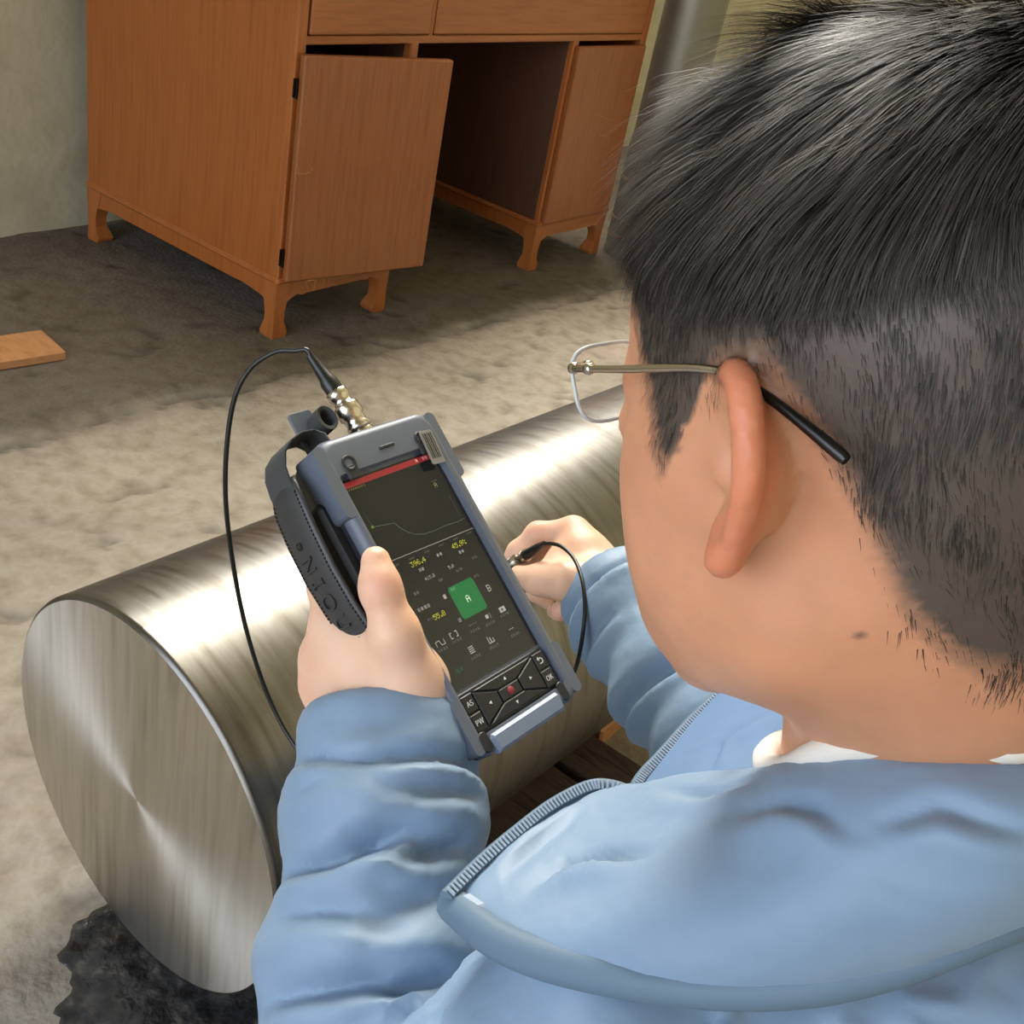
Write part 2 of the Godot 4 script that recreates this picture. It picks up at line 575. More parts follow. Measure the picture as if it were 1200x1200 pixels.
func build_desk() -> void:
	var d := thing("desk", "orange-brown wooden pedestal desk with drawers, standing against the pale back wall", "desk")
	part("desktop", box_mesh(Vector3(W / 2, 0.768, -D / 2 + 0.01), Vector3(W + 0.05, 0.026, D + 0.06), 0.005), M.wood_across, d)
	part("back_panel", box_mesh(Vector3(W / 2, 0.45, -D + 0.012), Vector3(W - 0.03, 0.60, 0.014)), M.wood_door, d)
	# the two outer sides run the whole height, the two inner sides stop under the drawers
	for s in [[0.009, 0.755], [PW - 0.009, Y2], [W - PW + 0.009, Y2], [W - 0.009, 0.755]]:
		var panel := part("side_panel", box_mesh(Vector3(s[0], (s[1] + Y1) / 2, -D / 2 - 0.006), Vector3(0.018, s[1] - Y1, D - 0.012), 0.002), M.wood_inner_shaded if s[1] == Y2 else M.wood_side, d)
		panel.name = panel.name
	# drawer row
	part("drawer_rail", box_mesh(Vector3(W / 2, Y2 + 0.004, -0.013), Vector3(W - 0.02, 0.016, 0.026), 0.002), M.wood_across, d)
	part("corner_post", box_mesh(Vector3(0.014, 0.44, -0.010), Vector3(0.026, 0.62, 0.022), 0.002), M.wood_up, d)
	part("corner_post", box_mesh(Vector3(W - 0.014, 0.44, -0.010), Vector3(0.026, 0.62, 0.022), 0.002), M.wood_up, d)
	part("corner_post", box_mesh(Vector3(PW - 0.012, 0.365, -0.010), Vector3(0.022, 0.47, 0.022), 0.002), M.wood_up, d)
	part("corner_post", box_mesh(Vector3(W - PW + 0.012, 0.365, -0.010), Vector3(0.022, 0.47, 0.022), 0.002), M.wood_up, d)
	for s in [[0.030, 0.372], [0.384, W - 0.030]]:
		var dr := part("drawer", box_mesh(Vector3((s[0] + s[1]) / 2, 0.683, -0.010), Vector3(s[1] - s[0] - 0.005, 0.138, 0.026), 0.003), M.wood_across, d)
		var st := mb()
		lathe(st, [Vector2(0.0, 0.0), Vector2(0.007, 0.0), Vector2(0.006, 0.010), Vector2(0.013, 0.016), Vector2(0.014, 0.022), Vector2(0.008, 0.027), Vector2(0.0, 0.028)], along(Vector3((s[0] + s[1]) / 2, 0.722, 0.002), Vector3.BACK), 16)
		part("knob", done(st), M.chrome, dr)
	# dividing strip between the drawers
	part("drawer_divider", box_mesh(Vector3(0.378, 0.683, -0.012), Vector3(0.012, 0.146, 0.022), 0.001), M.wood_up, d)
	# pedestal bottoms, plinth mouldings, aprons and feet
	for px in [0.0, W - PW]:
		part("pedestal_bottom", box_mesh(Vector3(px + PW / 2, Y1 + 0.010, -D / 2), Vector3(PW - 0.02, 0.016, D - 0.03)), M.wood_door, d)
		part("plinth_moulding", box_mesh(Vector3(px + PW / 2, Y1 + 0.006, -D / 2 + 0.002), Vector3(PW + 0.010, 0.014, D + 0.010), 0.004), M.wood_up, d)
		var st := mb()
		plate(st, apron(PW), 0.018, Transform3D(Basis(), Vector3(px, 0, -0.008)), 0.002)
		part("apron", done(st), M.wood_across, d)
		for sx in [px + 0.009, px + PW - 0.009]:
			var sa := mb()
			plate(sa, apron(D), 0.018, Transform3D(Basis(Vector3.FORWARD, Vector3.UP, Vector3.RIGHT), Vector3(sx, 0, 0)), 0.002)
			part("apron", done(sa), M.wood_side, d)
		for f in [[0.0, 0.0, 1, -1], [PW, 0.0, -1, -1], [0.0, -D, 1, 1], [PW, -D, -1, 1]]:
			var sf := mb()
			sf.set_smooth_group(-1)
			foot(sf, Vector3(px + f[0], 0, f[1]), f[2], f[3])
			part("foot", done(sf), M.wood_up, d)
	# doors: the left one stands ajar
	var dw := 0.362
	var left := part("door", box_mesh(Vector3(dw / 2, (Y1 + Y2) / 2 - 0.004, 0.010), Vector3(dw, Y2 - Y1 - 0.026, 0.018), 0.003), M.wood_door, d)
	left.transform = Transform3D(Basis(Vector3.UP, -deg_to_rad(10.0)), Vector3(0.010, 0, 0.002)) * left.transform
	left.set_meta("label", "left cabinet door hanging ajar")
	for hy in [0.185, 0.52]:
		var hs := mb()
		lathe(hs, [Vector2(0, -0.019), Vector2(0.0025, -0.019), Vector2(0.0025, 0.019), Vector2(0, 0.019)], Transform3D(Basis(), Vector3(0.006, hy, 0.006)), 12, true)
		rbox(hs, Transform3D(Basis(), Vector3(0.0035, hy, 0.000)), Vector3(0.004, 0.036, 0.006), 0.001)
		part("hinge", done(hs), M.hinge, d)
	part("door", box_mesh(Vector3(W - PW / 2 - 0.004, (Y1 + Y2) / 2 - 0.002, 0.008), Vector3(PW - 0.028, Y2 - Y1 - 0.022, 0.016), 0.003), M.wood_door, d)
	# pale scratches and chips in the two doors
	var sc := mb()
	var hinge_xf := Transform3D(Basis(Vector3.UP, -deg_to_rad(10.0)), Vector3(0.010, 0, 0.002))
	for l in [[0.002, 0.365, 0.020, 0.362], [0.020, 0.362, 0.034, 0.366], [0.003, 0.38, 0.007, 0.36], [0.036, 0.374, 0.038, 0.368]]:
		tube(sc, PackedVector3Array([hinge_xf * Vector3(l[0], l[1], 0.0192), hinge_xf * Vector3(l[2], l[3], 0.0192)]), 0.0007, 4)
	for l in [[1.06, 0.42, 1.15, 0.395], [1.10, 0.36, 1.16, 0.352], [1.135, 0.405, 1.14, 0.392], [1.05, 0.375, 1.08, 0.36], [1.17, 0.45, 1.21, 0.44]]:
		tube(sc, PackedVector3Array([Vector3(l[0], l[1], 0.0161), Vector3(l[2], l[3], 0.0161)]), 0.0005, 4)
	var scp := part("scratches", done(sc), M.wood_raw, d)
	scp.set_meta("kind", "stuff")
	# splintered veneer hanging at the door's foot
	var sp := mb()
	sp.set_smooth_group(-1)
	rng.seed = 19
	for i in 16:
		var a := Vector3(0.05 + rng.randf() * 0.15, Y1 + 0.006, 0.012 + rng.randf() * 0.02)
		var b := a + Vector3(rng.randf_range(-0.03, 0.04), rng.randf_range(-0.035, 0.02), rng.randf_range(0.0, 0.02))
		tube(sp, PackedVector3Array([a, (a + b) / 2 + Vector3(0, 0.004, 0.002), b]), [0.0009, 0.0008, 0.0003], 4)
	var spl := part("splinters", done(sp), M.wood_raw, d)
	spl.set_meta("kind", "stuff")
	spl.set_meta("label", "pale splintered veneer under the open door")

# ---------------------------------------------------------------- the steel bar
const BAR_R := 0.192
const BAR_END := Vector3(-1.10, 0.227, 1.03)
const BAR_YAW := 0.047
const BAR_L := 2.3

func build_bar() -> void:
	var a := Vector3(cos(BAR_YAW), 0, sin(BAR_YAW))
	var side := Vector3(-a.z, 0, a.x)
	var t := thing("steel_round_bar", "thick bright machined steel round bar lying on wooden planks across the floor", "steel bar", BAR_END - Vector3(0, BAR_R, 0))
	# skin with a small chamfer at each end; u runs round it so that the turning marks do
	var rows := []
	var uvs := []
	var prof := [[0.0, BAR_R - 0.004], [0.002, BAR_R - 0.0012], [0.005, BAR_R]]
	for i in 24:
		prof.append([0.03 + (BAR_L - 0.06) * i / 23.0, BAR_R])
	prof.append([BAR_L - 0.005, BAR_R]); prof.append([BAR_L, BAR_R - 0.004])
	for p in prof:
		var row := PackedVector3Array()
		for j in 97:
			var an := TAU * j / 96
			row.append(BAR_END + a * p[0] + (Vector3.UP * cos(an) + side * sin(an)) * p[1])
			uvs.append(Vector2(float(j) / 96 * 2.0, p[0] * 1.0))
		rows.append(row)
	var skin := part("turned_surface", grid_mesh(rows, uvs), M.steel, t)
	skin.set_meta("label", "turned cylindrical surface with a bright light streak")
	# sawn and faced end: rings, with u round the centre
	for e in [[0.0, -1.0], [BAR_L, 1.0]]:
		var er := []
		var eu := []
		for i in 25:
			var r := 0.0005 + (BAR_R - 0.0045) * i / 24.0
			var row := PackedVector3Array()
			for j in 97:
				var an: float = TAU * j / 96 * -e[1]
				row.append(BAR_END + a * e[0] + (Vector3.UP * cos(an) + side * sin(an)) * r)
				eu.append(Vector2(float(j) / 96, float(i) / 24))
			er.append(row)
		er.reverse()
		var eur := []
		for i in 25:
			eur.append_array(eu.slice((24 - i) * 97, (25 - i) * 97))
		part("end_face", grid_mesh(er, eur), M.steel_end, t).set_meta("label", "flat brushed grey end face")
# ---------------------------------------------------------------- the handheld instrument
func instrument_xf() -> Transform3D:
	return Transform3D(Basis(Vector3(0.998866, -0.019771, 0.043309), Vector3(0.046517, 0.598985, -0.799408), Vector3(-0.010137, 0.800516, 0.599226)).orthonormalized(), Vector3(-1.06425, 0.60940, 1.29076))

const GLYPH := {
	"0": "01110100011001110101110011000101110", "1": "00100011000010000100001000010001110", "2": "01110100010000100110010001000011111", "3": "11111000100010000010000011000101110",
	"4": "00010001100101010010111110001000010", "5": "11111100001111000001000011000101110", "6": "00110010001000011110100011000101110", "7": "11111000010001000100010000100001000",
	"8": "01110100011000101110100011000101110", "9": "01110100011000101111000010001001100", ".": "00000000000000000000000000110001100", "%": "11000110010001000100010001001100011",
	"A": "01110100011000111111100011000110001", "B": "11110100011000111110100011000111110", "m": "00000000001101010101101011010110101", "s": "00000000000111110000011100000111110", "/": "00001000010001000100010001000010000"}

func write(img: Image, text: String, x: int, y: int, px: int, c: Color) -> void:
	for ch in text:
		if GLYPH.has(ch):
			var g: String = GLYPH[ch]
			for i in 35:
				if g[i] == "1":
					img.fill_rect(Rect2i(x + (i % 5) * px, y + (i / 5) * px, px, px), c)
		x += px * (4 if ch == "." else 6)

# illegible small print: rows of tiny strokes as the display shows them at this distance
func squiggle(img: Image, n: int, x: int, y: int, size: int, c: Color) -> void:
	var w := maxi(size / 7, 1)
	for k in n:
		var bx := x + k * (size + 2)
		for q in 3:
			img.fill_rect(Rect2i(bx + 1, y + q * (size / 3) + rng.randi_range(0, 1), size - 2, w), c)
		img.fill_rect(Rect2i(bx + rng.randi_range(1, size - 3), y, w, size), c)
		img.fill_rect(Rect2i(bx + rng.randi_range(1, size - 3), y + size / 3, w, size * 2 / 3), c)

func stroke(img: Image, pts: Array, w: int, c: Color) -> void:
	for i in pts.size() - 1:
		var a: Vector2 = pts[i]
		var b: Vector2 = pts[i + 1]
		var n := int(a.distance_to(b)) + 1
		for k in n + 1:
			var p := a.lerp(b, float(k) / n)
			img.fill_rect(Rect2i(int(p.x) - w / 2, int(p.y) - w / 2, w, w), c)

func screen_image() -> Image:
	# 82 mm by 145 mm at 6.24 pixels a millimetre
	rng.seed = 5
	var im := Image.create(512, 905, false, Image.FORMAT_RGB8)
	im.fill(Color(0.125, 0.130, 0.135))
	im.fill_rect(Rect2i(6, 8, 500, 24), Color(0.62, 0.20, 0.22))
	squiggle(im, 1, 400, 12, 14, Color(0.95, 0.8, 0.8))
	squiggle(im, 2, 440, 12, 14, Color(0.9, 0.7, 0.7))
	var yel := Color(0.70, 0.72, 0.20)
	var grey := Color(0.40, 0.41, 0.40)
	var pale := Color(0.62, 0.62, 0.61)
	squiggle(im, 9, 10, 36, 9, Color(0.60, 0.52, 0.25))
	# echo trace, axis and gate
	stroke(im, [Vector2(40, 205), Vector2(90, 214), Vector2(145, 222), Vector2(162, 250), Vector2(185, 276), Vector2(215, 296), Vector2(255, 308), Vector2(310, 312), Vector2(380, 310), Vector2(450, 316), Vector2(490, 312)], 2, Color(0.36, 0.39, 0.38))
	stroke(im, [Vector2(40, 205), Vector2(38, 160), Vector2(36, 130)], 2, Color(0.22, 0.32, 0.20))
	im.fill_rect(Rect2i(34, 200, 12, 10), Color(0.35, 0.5, 0.2))
	stroke(im, [Vector2(478, 200), Vector2(476, 300)], 2, Color(0.24, 0.30, 0.27))
	write(im, "A", 430, 130, 3, Color(0.55, 0.58, 0.40))
	stroke(im, [Vector2(425, 122), Vector2(455, 122)], 2, Color(0.4, 0.42, 0.3))
	stroke(im, [Vector2(2, 352), Vector2(505, 364)], 3, Color(0.55, 0.56, 0.54))
	for k in 6:
		squiggle(im, 3, 40 + k * 84, 372, 8, grey)
	write(im, "396.4", 116, 388, 3, yel)
	write(im, "45.9%", 352, 390, 3, yel)
	squiggle(im, 2, 140, 424, 14, pale)
	squiggle(im, 2, 370, 426, 14, pale)
	squiggle(im, 2, 258, 400, 14, pale)
	write(im, "415.0", 146, 464, 2, pale)
	write(im, "5.0", 282, 462, 2, pale)
	write(im, "mm", 205, 490, 2, grey)
	write(im, "m/s", 310, 486, 2, grey)
	squiggle(im, 2, 420, 470, 13, grey)
	squiggle(im, 2, 60, 498, 14, grey)
	squiggle(im, 4, 40, 560, 15, pale)
	squiggle(im, 5, 60, 612, 9, grey)
	# the lit gate button
	im.fill_rect(Rect2i(228, 540, 134, 140), Color(0.10, 0.42, 0.24))
	im.fill_rect(Rect2i(222, 548, 146, 124), Color(0.10, 0.42, 0.24))
	write(im, "A", 286, 598, 4, Color(0.78, 0.9, 0.8))
	write(im, "B", 412, 598, 4, pale)
	squiggle(im, 2, 236, 546, 13, Color(0.5, 0.7, 0.6))
	squiggle(im, 2, 380, 540, 13, grey)
	im.fill_rect(Rect2i(186, 556, 14, 18), pale)
	im.fill_rect(Rect2i(196, 664, 16, 16), grey)
	write(im, "55.0", 92, 608, 3, yel)
	# icon rows
	var row1 := [[36, 700], [118, 696], [226, 694], [316, 700], [408, 696]]
	for p in row1:
		squiggle(im, 4, p[0] - 4, p[1] + 34, 12, grey)
	stroke(im, [Vector2(40, 724), Vector2(40, 706), Vector2(60, 704), Vector2(66, 724), Vector2(84, 724), Vector2(84, 704)], 3, pale)
	stroke(im, [Vector2(130, 700), Vector2(122, 700), Vector2(122, 722), Vector2(130, 722)], 4, pale)
	stroke(im, [Vector2(152, 700), Vector2(160, 700), Vector2(160, 722), Vector2(152, 722)], 4, pale)
	for k in 6:
		im.fill_rect(Rect2i(232 + k * 8, 708, 4, 4), grey)
	im.fill_rect(Rect2i(330, 702, 16, 16), pale)
	stroke(im, [Vector2(354, 700), Vector2(360, 710), Vector2(354, 720)], 3, grey)
	im.fill_rect(Rect2i(414, 702, 34, 22), pale)
	im.fill_rect(Rect2i(424, 708, 12, 10), Color(0.3, 0.3, 0.3))
	for p in [[160, 790], [270, 790], [400, 790]]:
		squiggle(im, 4, p[0], p[1] + 30, 12, grey)
	for q in 4:
		im.fill_rect(Rect2i(170, 780 + q * 8, 28, 4), pale)
	stroke(im, [Vector2(284, 782), Vector2(284, 808), Vector2(312, 808), Vector2(312, 794)], 4, pale)
	im.fill_rect(Rect2i(294, 786, 5, 20), pale)
	for k in 3:
		im.fill_rect(Rect2i(410 + k * 10, 796, 5, 5), pale)
	squiggle(im, 2, 60, 830, 20, Color(0.13, 0.30, 0.24))
	return im

func word(text: String, size_mm: float, m: Material, parent: Node3D, t: Transform3D, called := "print", deep := 0.0003) -> void:
	var tm := TextMesh.new()
	var f := SystemFont.new()
	f.font_names = PackedStringArray(["Droid Sans"])
	tm.font = f
	tm.text = text
	tm.font_size = 24
	tm.pixel_size = size_mm * 0.001 / 17.5
	tm.depth = deep
	var o := part(called, tm, m, parent, true)
	o.transform = world_of(parent).affine_inverse() * t

func build_instrument() -> void:
	var T0 := instrument_xf()
	var d := Node3D.new()
	d.name = numbered("ultrasonic_instrument")
	add_child(d)
	d.transform = T0
	tag(d, "handheld grey-blue test instrument with dark touch screen and leather strap, in the left hand", "instrument")
	var w := 0.100
	var h := 0.215
	# shell: rings of matching outlines from the back plate over the sides to the rim of the screen
	var rings := []
	var ring := func(ww: float, hh: float, r: float, z: float, cy: float, cx: float) -> void:
		var row := PackedVector3Array()
		for p in round_rect(ww, hh, r, 6):
			row.append(Vector3(p.x + cx, p.y + cy, z))
		row.append(row[0])
		rings.append(row)
	ring.call(0.004, 0.004, 0.001, -0.038, 0.0, 0.0)
	ring.call(w - 0.014, h - 0.014, 0.010, -0.038, 0.0, 0.0)
	ring.call(w - 0.004, h - 0.004, 0.012, -0.033, 0.0, 0.0)
	ring.call(w - 0.002, h - 0.002, 0.012, -0.020, 0.0, 0.0)
	ring.call(w, h, 0.012, -0.008, 0.0, 0.0)
	ring.call(w, h, 0.012, -0.004, 0.0, 0.0)
	ring.call(w - 0.005, h - 0.005, 0.011, 0.0015, 0.0, 0.0)
	ring.call(w - 0.012, h - 0.012, 0.009, 0.0022, 0.0, 0.0)
	ring.call(0.085, 0.178, 0.004, 0.0016, -0.0060, -0.0015)
	ring.call(0.083, 0.176, 0.003, -0.0030, -0.0060, -0.0015)
	ring.call(0.004, 0.004, 0.001, -0.0030, -0.0060, -0.0015)
	var bk := mb()
	loft(bk, rings.slice(0, 5))
	part("back_shell", done(bk), M.shell_back, d, true)
	var st := mb()
	for i in range(4, rings.size() - 1):
		loft(st, [rings[i], rings[i + 1]], false, false, i + 1 if i in [8, 9] else 1)
	var body := part("front_frame", done(st), M.shell, d, true)
	# corner bumpers and the top brow with dark plugs painting the shade of two screw wells, and a slot
	for b in [[-0.0488, 0.080, 0.048], [0.0482, 0.080, 0.048], [-0.0478, -0.086, 0.036], [0.0478, -0.086, 0.036]]:
		var sb := mb()
		plate(sb, round_rect(0.0085, b[2], 0.0042), 0.022, Transform3D(Basis(), Vector3(b[0], b[1], -0.0092)), 0.003)
		part("bumper", done(sb), M.shell, d, true)
	for x in [-0.032, 0.0315]:
		var sw := mb()
		lathe(sw, [Vector2(0.0, 0.0012), Vector2(0.0030, 0.0014), Vector2(0.0034, 0.0026), Vector2(0.0050, 0.0028), Vector2(0.0056, 0.0016), Vector2(0.0056, -0.003)], along(Vector3(x, 0.0885, 0.0), Vector3.BACK), 20)
		part("screw_well_shade", done(sw), M.shell_dark, body, true)
		part("well_slot_shade", box_mesh(Vector3(x, 0.0825, 0.0012), Vector3(0.0105, 0.010, 0.0024), 0.001), M.shell_dark, body, true)
	part("earpiece_slot", box_mesh(Vector3(0.002, 0.0912, 0.0019), Vector3(0.0125, 0.0022, 0.0016), 0.0005), M.shell_dark, d, true)
	# black rubber grip along the left side, inside the strap
	var gr := mb()
	plate(gr, round_rect(0.012, 0.125, 0.005), 0.024, Transform3D(Basis(), Vector3(-0.0525, 0.012, -0.0245)), 0.003)
	part("side_grip", done(gr), M.shell_dark, d, true)
	# display
	var im := screen_image()
	var tex := ImageTexture.create_from_image(im)
	var sm := mat(Color(1, 1, 1), 0.12)
	sm.albedo_texture = tex
	sm.emission_enabled = true
	sm.emission = Color(1, 1, 1)
	sm.emission_operator = BaseMaterial3D.EMISSION_OP_MULTIPLY
	sm.emission_texture = tex
	sm.emission_energy_multiplier = 0.35
	var q := QuadMesh.new()
	q.size = Vector2(0.0815, 0.1445)
	var sc := part("screen", q, sm, d, true)
	sc.position = Vector3(-0.0015, 0.0075, -0.0026)
	sc.set_meta("label", "dark touch screen with a red bar, an echo trace and a green button")
	# keypad: a frame and eleven keys with gaps between them
	var cx := -0.0030
	var cy := -0.0805
	part("keypad_frame", box_mesh(Vector3(cx, cy, -0.0024), Vector3(0.0815, 0.0275, 0.0020), 0.0006), M.shell_dark, d, true)
	var keys := [
		["AS", [[-39, 0.6], [-29.4, 0.6], [-29.4, 11.6], [-39, 11.6]]], ["PW", [[-39, -11.6], [-29.4, -11.6], [-29.4, -0.6], [-39, -0.6]]],
		["↰", [[29.4, 0.6], [39, 0.6], [39, 11.6], [29.4, 11.6]]], ["OK", [[29.4, -11.6], [39, -11.6], [39, -0.6], [29.4, -0.6]]],
		["▴", [[-27.2, 11.6], [27.2, 11.6], [9.4, 4.6], [-9.4, 4.6]]], ["▾", [[-27.2, -11.6], [27.2, -11.6], [9.4, -4.6], [-9.4, -4.6]]],
		["◂", [[-28.4, -10.8], [-10.4, -4.0], [-10.4, 4.0], [-28.4, 10.8]]], ["▸", [[28.4, -10.8], [10.4, -4.0], [10.4, 4.0], [28.4, 10.8]]],
		["●", [[-9.2, -3.8], [9.2, -3.8], [9.2, 3.8], [-9.2, 3.8]]]]
	for k in keys:
		var o := PackedVector2Array()
		var mid := Vector2.ZERO
		for p in k[1]:
			o.append(Vector2(p[0], p[1]) * 0.001)
			mid += Vector2(p[0], p[1]) * 0.00025
		var sk := mb()
		plate(sk, o, 0.0022, Transform3D(Basis(), Vector3(cx, cy, -0.0006)), 0.0005)
		var key := part("key", done(sk), M.key, d, true)
		var face := T0 * Transform3D(Basis(), Vector3(cx + mid.x, cy + mid.y, 0.00055))
		match k[0]:
			"AS", "PW", "OK":
				word(k[0], 3.4, M.print, key, face)
			"●":
				var dot := mb()
				lathe(dot, [Vector2(0, 0.0003), Vector2(0.0026, 0.0003), Vector2(0.0028, 0.0)], along(Vector3(cx, cy, 0.0005), Vector3.BACK), 16)
				part("print", done(dot), M.red_print, key, false).transform = Transform3D()
			"↰":
				var ar := mb()
				tube(ar, PackedVector3Array([Vector3(-0.0016, -0.0018, 0), Vector3(0.0010, -0.0018, 0), Vector3(0.0018, -0.0008, 0), Vector3(0.0018, 0.0006, 0), Vector3(0.0010, 0.0014, 0), Vector3(-0.0022, 0.0014, 0)]), 0.00035, 5)
				tube(ar, PackedVector3Array([Vector3(-0.0010, 0.0026, 0), Vector3(-0.0022, 0.0014, 0), Vector3(-0.0010, 0.0003, 0)]), 0.00035, 5)
				part("print", done(ar), M.print, key, true).position = Vector3(cx + mid.x, cy + mid.y, 0.0006)
			_:
				var tr := mb()
				var ang: float = {"▴": 0.0, "▾": PI, "◂": PI / 2, "▸": -PI / 2}[k[0]]
				var tri_ := PackedVector2Array([Vector2(0, 0.0013).rotated(ang), Vector2(-0.0011, -0.0008).rotated(ang), Vector2(0.0011, -0.0008).rotated(ang)])
				plate(tr, tri_, 0.0004, Transform3D(Basis(), Vector3(cx + mid.x, cy + mid.y, 0.0006)), 0.0001)
				part("print", done(tr), M.print, key, true)
	# bottom sill, lightened for reflected light, between dark plates painting the shade of corner wells
	var sill := mb()
	plate(sill, PackedVector2Array([Vector2(-0.036, -0.1085), Vector2(0.028, -0.1085), Vector2(0.029, -0.0985), Vector2(0.027, -0.0962), Vector2(-0.036, -0.0962), Vector2(-0.038, -0.0985)]), 0.008, Transform3D(Basis(), Vector3(0, 0, 0.0005)), 0.002)
	part("sill", done(sill), mat(Color(0.45, 0.50, 0.58), 0.4), d, true)
	for x in [-0.0415, 0.0345]:
		var sw := mb()
		plate(sw, round_rect(0.0075, 0.013, 0.0036), 0.002, Transform3D(Basis(), Vector3(x, -0.0985, 0.0014)), 0.0006)
		part("corner_well_shade", done(sw), M.shell_dark, body, true)
	# sticker tag tucked under the brow
	var tg := mb()
	plate(tg, round_rect(0.0115, 0.024, 0.0015), 0.0008, Transform3D(Basis(Vector3.BACK, -0.10), Vector3(0.0355, 0.0805, 0.0032)), 0.0002)
	var tag_part := part("tag", done(tg), mat(Color(0.52, 0.52, 0.50), 0.35, 0.2), d, true)
	tag_part.set_meta("label", "small silver tag with a barcode")
	var bars := mb()
	bars.set_smooth_group(-1)
	for k in 5:
		rbox(bars, Transform3D(Basis(Vector3.BACK, -0.10), Vector3(0.0355, 0.0805, 0.0037)) * Transform3D(Basis(), Vector3(-0.0034 + 0.0017 * k, 0.001, 0)), Vector3([0.0006, 0.001, 0.0005, 0.0009, 0.0006][k], 0.018, 0.0002), 0.00005)
	part("barcode", done(bars), M.key_line, tag_part, true)
	# coaxial socket on top
	var so := mb()
	lathe(so, [Vector2(0.0, 0.0), Vector2(0.0075, 0.0), Vector2(0.0078, 0.004), Vector2(0.0062, 0.0055), Vector2(0.0060, 0.010), Vector2(0.0, 0.010)], along(Vector3(0.006, 0.1065, -0.016), Vector3(-0.02, 1, 0)), 20)
	part("socket", done(so), M.chrome, d, true)
	# hand strap: a stitched leather pad, the webbing over the top corner, the clip
	var pad := []
	var path := [[0.098, -0.0560, 0.004], [0.0955, -0.0630, 0.0110], [0.0905, -0.0660, 0.0152], [0.080, -0.0685, 0.0172], [0.060, -0.0705, 0.0172], [0.035, -0.0715, 0.0168], [0.010, -0.0700, 0.0160], [-0.010, -0.0665, 0.0150], [-0.030, -0.0600, 0.0140], [-0.048, -0.0535, 0.0125]]
	for s in path:
		var row := PackedVector3Array()
		for i in 13:
			var u := (i / 12.0) * 2 - 1
			row.append(Vector3(s[1] - 0.0030 * (1 - u * u), s[0], -0.0245 + u * s[2]))
		for i in 13:
			var u := 1 - (i / 12.0) * 2
			row.append(Vector3(s[1] + 0.0022, s[0], -0.0245 + u * s[2] * 0.96))
		row.append(row[0])
		pad.append(row)
	var strap := part("hand_strap", grid_mesh(pad), M.leather, d, true)
	strap.set_meta("label", "black stitched leather hand strap")
	var sti := mb()
	sti.set_smooth_group(-1)
	for side in [-1.0, 1.0]:
		for k in 46:
			var y := 0.086 - k * 0.0026
			var i := 0
			while i < path.size() - 2 and path[i + 1][0] > y:
				i += 1
			var t: float = (path[i][0] - y) / (path[i][0] - path[i + 1][0])
			var x: float = lerpf(path[i][1], path[i + 1][1], t)
			var hw: float = lerpf(path[i][2], path[i + 1][2], t)
			rbox(sti, Transform3D(Basis(Vector3.RIGHT, 0.25 * side), Vector3(x - 0.0012, y, -0.0245 + side * hw * 0.82)), Vector3(0.0014, 0.0017, 0.0006), 0.0002)
	part("stitching", done(sti), M.key_line, strap, true).set_meta("kind", "stuff")
	# letters pressed into the leather run down the strap
	var embossed := ["®", "N", "I", "O", "U", "J", "I"]
	for k in 7:
		var y := [0.056, 0.043, 0.031, 0.018, 0.004, -0.009, -0.022][k] as float
		var i := 0
		while i < path.size() - 2 and path[i + 1][0] > y:
			i += 1
		var t: float = (path[i][0] - y) / (path[i][0] - path[i + 1][0])
		var x: float = lerpf(path[i][1], path[i + 1][1], t)
		var face := Basis(Vector3.DOWN, Vector3.BACK, Vector3.LEFT)
		word(embossed[k], 5.0 if k == 0 else 12.0, M.leather, strap, T0 * Transform3D(face, Vector3(x - 0.0033, y, -0.0255)), "embossed_letter", 0.0012)
	var wb := []
	for c in [[-0.0672, 0.078], [-0.0672, 0.092], [-0.0650, 0.103], [-0.0600, 0.1115], [-0.0520, 0.1170], [-0.0420, 0.1200], [-0.0320, 0.1195], [-0.0260, 0.1150], [-0.0250, 0.1060]]:
		var row := PackedVector3Array()
		var nrm := Vector3(-0.06 - c[0] * 0.2, 0.02 + (c[1] - 0.085) * 0.6, 0).normalized() if c[0] < -0.03 else Vector3(1, 0.3, 0).normalized()
		for e in [[-1, 1], [1, 1], [1, -1], [-1, -1], [-1, 1]]:
			row.append(Vector3(c[0], c[1], -0.0245 + e[0] * 0.0125) + nrm * e[1] * 0.0008)
		wb.append(row)
	part("webbing", grid_mesh(wb), M.web, d, true)
	var clip := mb()
	plate(clip, round_rect(0.019, 0.024, 0.003), 0.0022, Transform3D(Basis(), Vector3(-0.0225, 0.1270, -0.030)), 0.0006)
	part("clip_plate", done(clip), M.shell, d, true)
	var roll := mb()
	var rp := PackedVector3Array()
	for i in 17:
		var a := TAU * i / 16.0
		rp.append(Vector3(cos(a) * 0.0075, sin(a) * 0.0085, 0))
	var rr := []
	for p in rp:
		var row := PackedVector3Array()
		for e in [[0.0, 1.0], [0.0, -1.0], [-0.0025, -1.0], [-0.0025, 1.0], [0.0, 1.0]]:
			var o: Vector3 = p.normalized() * e[0]
			row.append(Vector3(-0.0150 + p.x + o.x, 0.1255 + p.y + o.y, -0.0215 + e[1] * 0.006))
		rr.append(row)
	part("loop", grid_mesh(rr), M.web, d, true)

